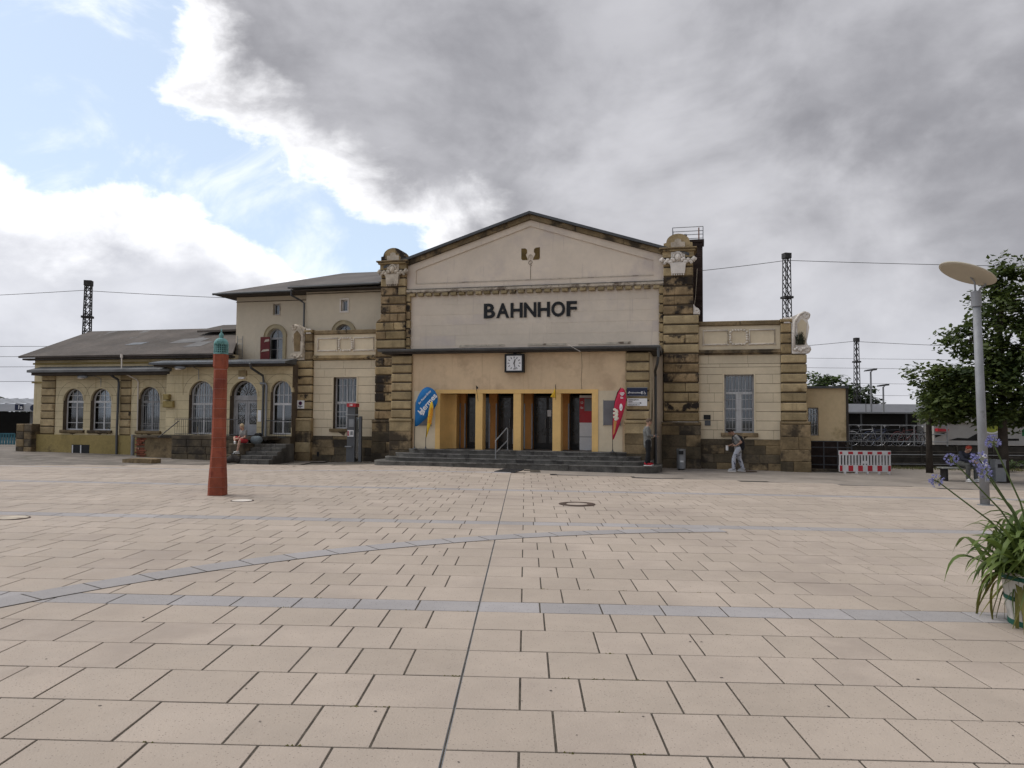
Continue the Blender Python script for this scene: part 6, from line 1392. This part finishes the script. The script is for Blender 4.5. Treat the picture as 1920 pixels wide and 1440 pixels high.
# ------------------------------------------------------------------ plant tub with agapanthus
pot_w = M('tub_white', (.55, .52, .47), .7, .08, 3, .1, 30, stain=((.34, .32, .29), 3, .55, .75)); pot_g = M('tub_green', (.02, .10, .07), .6, .15, 3, .1)
PX, PY = 5.13, 7.4; PZ = g(PX, PY)
pt = thing('plant_tub', 'white barrel tub with green hoops at the right edge holding a strap-leaved plant', 'tub', (PX, PY, PZ))
n_st = 18
for k in range(n_st):
    a0, a1 = 2 * PI * k / n_st + .01, 2 * PI * (k + 1) / n_st - .01; m = MB(); vs = []
    for z, r in ((0, .30), (.16, .325), (.34, .345), (.52, .365)):
        for q in range(4):
            a = a0 + (a1 - a0) * q / 3; vs.append((r * math.cos(a), r * math.sin(a), z))
        for q in range(4):
            a = a0 + (a1 - a0) * q / 3; vs.append(((r - .025) * math.cos(a), (r - .025) * math.sin(a), z))
    f = []
    for i in range(3):
        o_ = i * 8
        for q in range(3): f += [(o_ + q, o_ + q + 1, o_ + 8 + q + 1, o_ + 8 + q), (o_ + 4 + q, o_ + 12 + q, o_ + 12 + q + 1, o_ + 5 + q)]
        f += [(o_, o_ + 8, o_ + 12, o_ + 4), (o_ + 3, o_ + 7, o_ + 15, o_ + 11)]
    for q in range(3): f.append((24 + q, 24 + q + 1, 28 + q + 1, 28 + q))
    obj('stave', m.add(vs, f), pot_w, pt)
for z, r, h in ((.03, .308, .05), (.26, .338, .04), (.46, .360, .04)): obj('hoop', MB().lathe([(r - .01, z - h / 2), (r + .004, z - h / 2), (r + .006, z + h / 2), (r - .008, z + h / 2)], 36), pot_g, pt)
obj('soil', MB().lathe([(.32, .40), (.33, .45), (.1, .47)], 24), bed_m, pt)
pl_ = thing('agapanthus_plant', 'bushy strap-leaved plant with blue flower heads spilling over the tub', 'plant', (PX, PY, PZ + .45))
strap = leaf_mat('strap_leaf', (.035, .075, .012), (.15, .20, .045), .3); strap_y = leaf_mat('old_strap_leaf', (.10, .11, .02), (.20, .17, .04), .2)
rnd = random.Random(21)
def strap_mesh(L_, rise, droop, w, mt):
    n = 9; v = []; f = []
    for i in range(n + 1):
        t = i / n; x = L_ * (t - .12 * t * t); z = rise * math.sin(min(1, t * 1.25) * PI / 2) * (1 - .0 * t) - droop * t ** 2.6; ww = w * (.6 + .9 * t * (1 - t) * 1.6) * (1 if t < .8 else (1 - t) / .2 * .95 + .05)
        v += [(x, -ww, z + ww * .35), (x, 0, z), (x, ww, z + ww * .35)]
    for i in range(n): f += [(3 * i, 3 * i + 1, 3 * i + 4, 3 * i + 3), (3 * i + 1, 3 * i + 2, 3 * i + 5, 3 * i + 4)]
    me = bpy.data.meshes.new('leaf'); me.from_pydata(v, [], f); me.materials.append(mt); me.polygons.foreach_set('use_smooth', [True] * len(f)); return me
lib = [strap_mesh(rnd.uniform(.42, .74), rnd.uniform(.18, .62), rnd.uniform(.06, .36), rnd.uniform(.024, .036), strap) for _ in range(30)] + [strap_mesh(rnd.uniform(.45, .6), .1, rnd.uniform(.6, .8), .022, strap_y) for _ in range(3)]
for k in range(299):
    o = obj('leaf', rnd.choice(lib), parent=pl_, loc=(rnd.gauss(0, .17), rnd.gauss(0, .15), rnd.uniform(-.03, .10))); o.rotation_euler = (rnd.gauss(0, .18), rnd.gauss(-.05, .22), rnd.uniform(0, 2 * PI)); sc_ = rnd.uniform(.8, 1.12); o.scale = (sc_, sc_ * rnd.uniform(.8, 1.3), sc_)
V = []; F = []
for k in range(420):      # shorter leaves filling the heart of the clump
    me = rnd.choice(lib); q = rnd.uniform(.55, .8); T = Matrix.Translation((rnd.gauss(0, .16), rnd.gauss(0, .16), rnd.uniform(-.02, .1))) @ Matrix.Rotation(rnd.uniform(0, 6.28), 4, 'Z') @ Matrix.Rotation(rnd.gauss(-.25, .3), 4, 'Y') @ Matrix.Scale(q, 4)
    n = len(V); V += [tuple(T @ v.co) for v in me.vertices]; F += [tuple(i + n for i in pp_.vertices) for pp_ in me.polygons]
me = bpy.data.meshes.new('inner_leaves'); me.from_pydata(V, [], F); me.materials.append(strap); obj('inner_leaves', me, parent=pl_)['kind'] = 'stuff'
stem_m = M('flower_stem', (.07, .10, .03), .7, .15, 4, 0); flo = leaf_mat('blue_petal', (.15, .15, .34), (.33, .33, .58), .35); flo_c = M('seed_green', (.13, .14, .05), .8, .2, 5, 0)
for i, (hx, hz, hy, R_) in enumerate(((4.08, 1.37, 7.35, .07), (4.52, 1.58, 7.4, .085), (4.69, 1.74, 7.45, .08), (4.31, 1.57, 7.5, .065), (4.51, 1.46, 7.3, .08))):
    p0 = Vector((rnd.uniform(-.1, .0), rnd.uniform(-.05, .05), .05)); p1 = Vector((hx - PX, hy - PY, hz - PZ - .45)); md = p0.lerp(p1, .5) + Vector((.04, 0, .05))
    st_ = obj('flower_stem', MB().tube([p0, md, p1], [.009, .008, .006], 6), stem_m, pl_)
    V = []; F = []
    for k in range(34):
        d = Vector((rnd.gauss(0, 1), rnd.gauss(0, 1), rnd.gauss(0, .75))).normalized(); e = p1 + d * R_ * rnd.uniform(.55, .8)
        for q in range(6):
            u = d.orthogonal().normalized(); u.rotate(Matrix.Rotation(q * PI / 3 + k, 3, d)); vv = d.cross(u); b0 = e; tip = e + d * R_ * .28 + u * R_ * .20
            n = len(V); V += [tuple(b0), tuple(e.lerp(tip, .55) + vv * R_ * .055), tuple(tip), tuple(e.lerp(tip, .55) - vv * R_ * .055)]; F.append((n, n + 1, n + 2, n + 3))
    me = bpy.data.meshes.new('flower_head'); me.from_pydata(V, [], F); me.materials.append(flo); fh = obj('flower_head', me, parent=st_); fh['kind'] = 'stuff'
    ped = MB()
    for k in range(20):
        d = Vector((rnd.gauss(0, 1), rnd.gauss(0, 1), rnd.gauss(0, .75))).normalized(); ped.tube([p1, p1 + d * R_ * .65], .0022, 3)
    obj('flower_stalks', ped, flo_c, st_)['kind'] = 'stuff'

# ------------------------------------------------------------------ people
skin = M('skin', (.42, .25, .18), .6, .08, 8, 0, spec=.3); skin_d = M('skin_tanned', (.30, .17, .115), .6, .08, 8, 0, spec=.3)
def cloth(n, c, v=.15): return M(n, c, .9, v, 14, .25, 60)
def chain(mb, pts, rs, seg=10):
    pts = [Vector(p) for p in pts]; P_, R_ = [], []
    a = (pts[1] - pts[0]).normalized(); b = (pts[-1] - pts[-2]).normalized()
    P_ += [pts[0] - a * rs[0] * .9, pts[0] - a * rs[0] * .5]; R_ += [rs[0] * .35, rs[0] * .85]
    for i, p in enumerate(pts):
        P_.append(p); R_.append(rs[i])
        if i < len(pts) - 1:
            for t in (.35, .7): P_.append(p.lerp(pts[i + 1], t)); R_.append(rs[i] + (rs[i + 1] - rs[i]) * t)
    P_ += [pts[-1] + b * rs[-1] * .5, pts[-1] + b * rs[-1] * .9]; R_ += [rs[-1] * .85, rs[-1] * .35]
    mb.tube(P_, R_, seg)
def fuse(mb, name, mat, parent, vox=.014, extra=None):
    """one continuous surface out of overlapping limbs"""
    me = mb.mesh(name); t = bpy.data.objects.new('tmp', me); C.objects.link(t)
    r = t.modifiers.new('r', 'REMESH'); r.mode = 'VOXEL'; r.voxel_size = vox
    s = t.modifiers.new('s', 'SMOOTH'); s.iterations = 4; s.factor = .5
    dg = bpy.context.evaluated_depsgraph_get(); dg.update(); m2 = bpy.data.meshes.new_from_object(t.evaluated_get(dg)); bpy.data.objects.remove(t)
    m2.name = name
    if extra:
        bm = bmesh.new(); bm.from_mesh(m2); bm.from_mesh(extra.mesh('x')); bm.to_mesh(m2); bm.free()
    m2.materials.clear(); m2.materials.append(mat); m2.polygons.foreach_set('use_smooth', [True] * len(m2.polygons))
    return obj(name, m2, parent=parent)
def hand(mb, ex, wrist, d, side, curl=.6):
    d = Vector(d).normalized(); up = Vector((0, 0, 1)); sdv = d.cross(up)
    if sdv.length < .1: sdv = Vector((1, 0, 0))
    sdv.normalize(); nn = sdv.cross(d); w = Vector(wrist)
    chain(mb, [w, w + d * .05, w + d * .085], [.026, .034, .03], 8)
    for k in range(4):
        b = w + d * .085 + sdv * (.024 - k * .016); L_ = (.036, .042, .04, .03)[k]; p1 = b + d * L_ - nn * L_ * curl * .4; p2 = p1 + d * L_ * .6 - nn * L_ * curl
        ex.tube([b - d * .02, b, p1, p2, p2 + (p2 - p1) * .25], [.0085, .0088, .008, .007, .003], 6)
    b = w + d * .025 + sdv * side * .03; ex.tube([b, b + sdv * side * .022 + d * .025, b + sdv * side * .026 + d * .055 - nn * .012], [.011, .010, .007], 6)
def person(lab, loc, rz, J, top, legs, shoe, hair, sk, shorts=False, sleeve=.55, hairlen=0., jacket=False):
    """J holds the joints, facing -y"""
    t = thing('person', lab, 'person', loc, rz); b = MB(); ex = MB(); v = {k: Vector(p) for k, p in J.items()}
    hip = v['hip']; chest = v['chest']; neck = v['neck']; head = v['head']
    chain(b, [hip, hip.lerp(chest, .5), chest], [.115, .11, .13]); chain(b, [chest, neck], [.08, .052]); chain(b, [neck, head + (neck - head) * .35], [.052, .05])
    f = v.get('face', Vector((0, -1, 0))).normalized(); up = (head - neck).normalized(); side = f.cross(up).normalized()
    hm = MB(); hm.ball((0, 0, 0), (.076, .094, .112), 16, 12); M3 = Matrix((side, -f, up)).transposed()
    b.add([tuple(head + M3 @ Vector(p)) for p in hm.v], hm.f)
    fx = MB().ball((0, -.098, -.015), (.013, .02, .024), 8, 6).ball((.078, .005, -.01), (.012, .02, .032), 8, 6).ball((-.078, .005, -.01), (.012, .02, .032), 8, 6).ball((0, -.088, -.055), (.024, .010, .007), 8, 5).ball((0, -.075, -.095), (.03, .02, .018), 8, 6)
    ex.add([tuple(head + M3 @ Vector(p)) for p in fx.v], fx.f)
    for s in ('L', 'R'):
        sh, el, wr = v['sh' + s], v['el' + s], v['wr' + s]
        chain(b, [chest.lerp(sh, .5) + Vector((0, 0, .03)), sh], [.06, .055]); chain(b, [sh, sh.lerp(el, .5), el], [.052, .046, .038]); chain(b, [el, el.lerp(wr, .4), wr], [.038, .036, .025])
        hand(b, ex, wr, v.get('hd' + s, wr - el), 1 if s == 'R' else -1)
        hp, kn, an, to = v['hp' + s], v['kn' + s], v['an' + s], v['to' + s]
        chain(b, [hp, hp.lerp(kn, .5), kn], [.085, .075, .055]); chain(b, [kn, kn.lerp(an, .35), an], [.052, .055, .035]); chain(b, [an, to], [.035, .03])
    body = fuse(b, 'body', sk, t, .014, ex)
    eb = MB()
    eb.add([tuple(head + M3 @ Vector(p)) for p in MB().ball((.03, -.088, .005), (.012, .008, .008), 8, 5).ball((-.03, -.088, .005), (.012, .008, .008), 8, 5).v], MB().ball((0, 0, 0), 1, 8, 5).ball((0, 0, 0), 1, 8, 5).f)
    obj('eyes', eb, black_m, t)
    c = MB(); ext = .12 if jacket else .05
    lo = hip - (chest - hip).normalized() * ext
    chain(c, [lo, hip.lerp(chest, .5), chest], [.145 if jacket else .135, .13, .15], 14); chain(c, [chest, chest.lerp(neck, .6)], [.10, .066])
    for s in ('L', 'R'):
        sh, el, wr = v['sh' + s], v['el' + s], v['wr' + s]; chain(c, [chest.lerp(sh, .5) + Vector((0, 0, .03)), sh], [.075, .07])
        if sleeve > 1: chain(c, [sh, el, el.lerp(wr, sleeve - 1)], [.068, .055, .045])
        else: chain(c, [sh, sh.lerp(el, sleeve)], [.068, .062])
    fuse(c, 'jacket' if jacket else 'shirt', top, t, .015)
    c = MB()
    for s in ('L', 'R'):
        hp, kn, an = v['hp' + s], v['kn' + s], v['an' + s]; chain(c, [hip, hp], [.125, .105])
        if shorts: chain(c, [hp, hp.lerp(kn, .8)], [.105, .09])
        else: chain(c, [hp, hp.lerp(kn, .5), kn, kn.lerp(an, .4), an.lerp(kn, .06)], [.105, .095, .076, .076, .066])
    fuse(c, 'shorts' if shorts else 'trousers', legs, t, .015)
    for s in ('L', 'R'):
        an, to = v['an' + s], v['to' + s]; c = MB(); hl = an + (an - to).normalized() * .04; chain(c, [hl - Vector((0, 0, .02)), an.lerp(to, .4) - Vector((0, 0, .015)), to], [.046, .048, .04]); so_ = fuse(c, 'shoe', shoe, t, .012)
        dr = (to - an).normalized(); pd = dr.cross(Vector((0, 0, 1))).normalized(); zb = min(vv.co.z for vv in so_.data.vertices); sl_ = []
        if abs(dr.z) < .6:
            a_, b_ = hl - dr * .04, to + dr * .04; ol = [(a_ + pd * .04), (b_ + pd * .035), (b_ + dr * .015), (b_ - pd * .035), (a_ - pd * .04), (a_ - dr * .015)]
            ol = ol[::-1]; obj('sole', MB().slabpoly([(q.x, q.y) for q in ol], zb - .012, zb + .012), white_p, so_)
    h = MB(); h.ball((0, .012, .025), (.084, .100, .105), 16, 12)
    vs = [Vector(p) for p in h.v]; vs = [Vector((p.x, max(p.y, -.062 if p.z < .055 else -.2), max(p.z, -.03 - hairlen) if p.y > -.03 else max(p.z, .045))) for p in vs]
    obj('hair', MB().add([tuple(head + M3 @ p) for p in vs], h.f), hair, t, smooth=True)
    return t
hair_g = cloth('grey_brown_hair', (.12, .085, .06)); hair_k = cloth('black_hair', (.014, .012, .011)); hair_bl = cloth('fair_hair', (.42, .32, .2)); hair_r = cloth('red_hair', (.30, .05, .03))
# man with grey jacket on the steps, turned to the right and away, hands before him
p = W(4.99, 3.62, .335 + .045)
person('person in grey jacket and red shoes standing at the right end of the steps', p, RB + rad(105), {
    'hip': (0, 0, .80), 'chest': (0, .02, 1.17), 'neck': (0, -.02, 1.36), 'head': (0, -.05, 1.49), 'face': (.1, -1, -.25), 'shL': (.17, .02, 1.28), 'shR': (-.17, .02, 1.28), 'elL': (.22, .02, 1.03), 'elR': (-.22, .02, 1.03), 'wrL': (.10, -.22, 1.0), 'wrR': (-.10, -.22, 1.0), 'hdL': (-.3, -1, 0), 'hdR': (.3, -1, 0),
    'hpL': (.09, 0, .80), 'hpR': (-.09, 0, .80), 'knL': (.12, -.05, .43), 'knR': (-.13, .0, .43), 'anL': (.14, -.06, .07), 'anR': (-.15, .07, .07), 'toL': (.17, -.20, .03), 'toR': (-.18, -.07, .03)},
    cloth('grey_jacket', (.15, .15, .14)), cloth('black_trousers', (.013, .013, .014)), cloth('red_shoe', (.40, .02, .03)), hair_g, skin, sleeve=1.7, jacket=True)
t = bthing('smartphone', 'small dark phone held by the person on the steps', 'phone', 5.28, 3.70, 1.40); obj('case', MB().box(-.03, .03, -.005, .005, -.06, .08), black_m, t); obj('screen', MB().box(-.026, .026, -.0065, -.0052, -.052, .072), greyd_p, t)
# walking man with a backpack, head bowed, going left
p = WG(8.1, 1.6); p.z += .045
person('person in pale patterned trousers walking left past the right pavilion, head bowed', p, RB - PI / 2 , {
    'hip': (0, 0, .80), 'chest': (0, -.07, 1.15), 'neck': (0, -.14, 1.31), 'head': (0, -.25, 1.40), 'face': (0, -.75, -.65), 'shL': (.17, -.08, 1.25), 'shR': (-.17, -.08, 1.25), 'elL': (.23, .10, 1.04), 'elR': (-.22, -.10, .98), 'wrL': (.22, -.08, .92), 'wrR': (-.2, -.30, .90), 'hdL': (0, -1, 0), 'hdR': (0, -1, -.2),
    'hpL': (.09, 0, .80), 'hpR': (-.09, 0, .80), 'knL': (.10, -.16, .45), 'knR': (-.10, .05, .43), 'anL': (.10, -.17, .07), 'anR': (-.10, .17, .08), 'toL': (.11, -.32, .04), 'toR': (-.11, .03, .03)},
    cloth('pale_shirt', (.23, .225, .215)), M('patterned_trousers', (.40, .41, .45), .9, .12, 5, .1, stain=((.05, .055, .085), 10, .57, .60)), cloth('white_shoe', (.36, .36, .37)), hair_k, skin_d, sleeve=.6)
t = thing('backpack', 'black backpack worn by the person walking past the right pavilion', 'backpack', p, RB - PI / 2); m = MB(); chain(m, [(0, .10, .84), (0, .09, 1.0), (0, .05, 1.18)], [.12, .14, .11], 12); fuse(m, 'bag', cloth('black_nylon', (.015, .015, .018)), t); obj('strap', MB().tube([(.12, .04, 1.27), (.13, -.12, 1.32), (.14, -.21, 1.2), (.14, -.16, 1.0), (.14, .0, .9)], .016, 6), black_m, t); obj('strap', MB().tube([(-.12, .04, 1.27), (-.13, -.12, 1.32), (-.14, -.21, 1.2), (-.14, -.16, 1.0), (-.14, .0, .9)], .016, 6), black_m, t)
t = thing('paper_cup', 'white cup held in the hand of the person walking past the pavilion', 'cup', p, RB - PI / 2); obj('cup', MB().lathe([(.03, .72), (.045, .74), (.05, .88), (.046, .89)], 12, (-.2, -.38, 0)), white_p, t); obj('lid', MB().lathe([(.052, .89), (.05, .905), (.02, .91)], 12, (-.2, -.38, 0)), stucco_w, t)
# person seated on the stone beside the steps, legs crossed
p = W(-11.55, 2.35, .84)
person('person in red shorts sitting cross-legged on the stone block beside the side steps', p, RB + rad(-25), {
    'hip': (0, 0, .12), 'chest': (0, -.07, .42), 'neck': (0, -.10, .58), 'head': (0, -.15, .70), 'face': (0, -.9, -.5), 'shL': (.15, -.07, .52), 'shR': (-.15, -.07, .52), 'elL': (.20, -.12, .28), 'elR': (-.20, -.12, .28), 'wrL': (.05, -.30, .2), 'wrR': (-.06, -.30, .22), 'hdL': (-.4, -1, 0), 'hdR': (.4, -1, 0),
    'hpL': (.09, -.02, .12), 'hpR': (-.09, -.02, .12), 'knL': (.20, -.36, .13), 'knR': (-.22, -.34, .26), 'anL': (.14, -.42, -.30), 'anR': (-.02, -.44, .10), 'toL': (.14, -.56, -.34), 'toR': (.08, -.50, .06)},
    cloth('grey_shirt', (.19, .18, .17)), cloth('red_shorts', (.36, .035, .04)), cloth('white_trainer', (.5, .5, .48)), hair_bl, skin, shorts=True, sleeve=.6)
t = bthing('holdall', 'grey and black bag on the stone right of the person in red shorts', 'bag', -11.12, 2.2, .84); m = MB(); chain(m, [(-.1, 0, .16), (.12, 0, .16)], [.17, .17], 12); fuse(m, 'bag', cloth('grey_nylon', (.12, .14, .15)), t, .02); obj('strap', MB().torus((0, -.02, .30), .11, .014, 'Y', 14, 5, 0, PI), black_m, t); m = MB(); chain(m, [(-.05, .1, .34), (.1, .1, .36)], [.10, .1], 12); fuse(m, 'top_pouch', cloth('black_cloth', (.014, .014, .014)), t, .02)
t = thing('rucksack', 'crumpled dark rucksack on the ground at the feet of the person in red shorts', 'bag', WG(-11.55, 3.1), RB); m = MB(); chain(m, [(-.25, 0, .12), (.0, 0, .2), (.2, 0, .13)], [.13, .18, .13], 12); fuse(m, 'bag', cloth('brown_nylon', (.045, .038, .034), .4), t, .02); obj('strap', MB().torus((0, -.05, .30), .12, .014, 'X', 14, 5, 0, PI), black_m, t)
# person on the bench, hunched forward
p = Vector((14.95, 25.32, g(14.95, 25.32) + .02))
person('person with red hair hunched on the bench under the maple', p, rad(10), {
    'hip': (0, .08, .56), 'chest': (0, -.06, .84), 'neck': (0, -.16, .97), 'head': (0, -.24, 1.05), 'face': (0, -.8, -.6), 'shL': (.17, -.08, .92), 'shR': (-.17, -.08, .92), 'elL': (.21, -.26, .70), 'elR': (-.21, -.26, .70), 'wrL': (.05, -.46, .66), 'wrR': (-.06, -.46, .66), 'hdL': (-.4, -1, -.3), 'hdR': (.4, -1, -.3),
    'hpL': (.09, .04, .55), 'hpR': (-.09, .04, .55), 'knL': (.15, -.38, .52), 'knR': (-.15, -.38, .52), 'anL': (.14, -.36, .08), 'anR': (-.13, -.34, .08), 'toL': (.16, -.50, .04), 'toR': (-.16, -.48, .04)},
    cloth('navy_jacket', (.03, .032, .045)), cloth('grey_trousers', (.085, .085, .08)), cloth('pale_trainer', (.5, .5, .5)), hair_r, skin, sleeve=1.6, hairlen=.1)
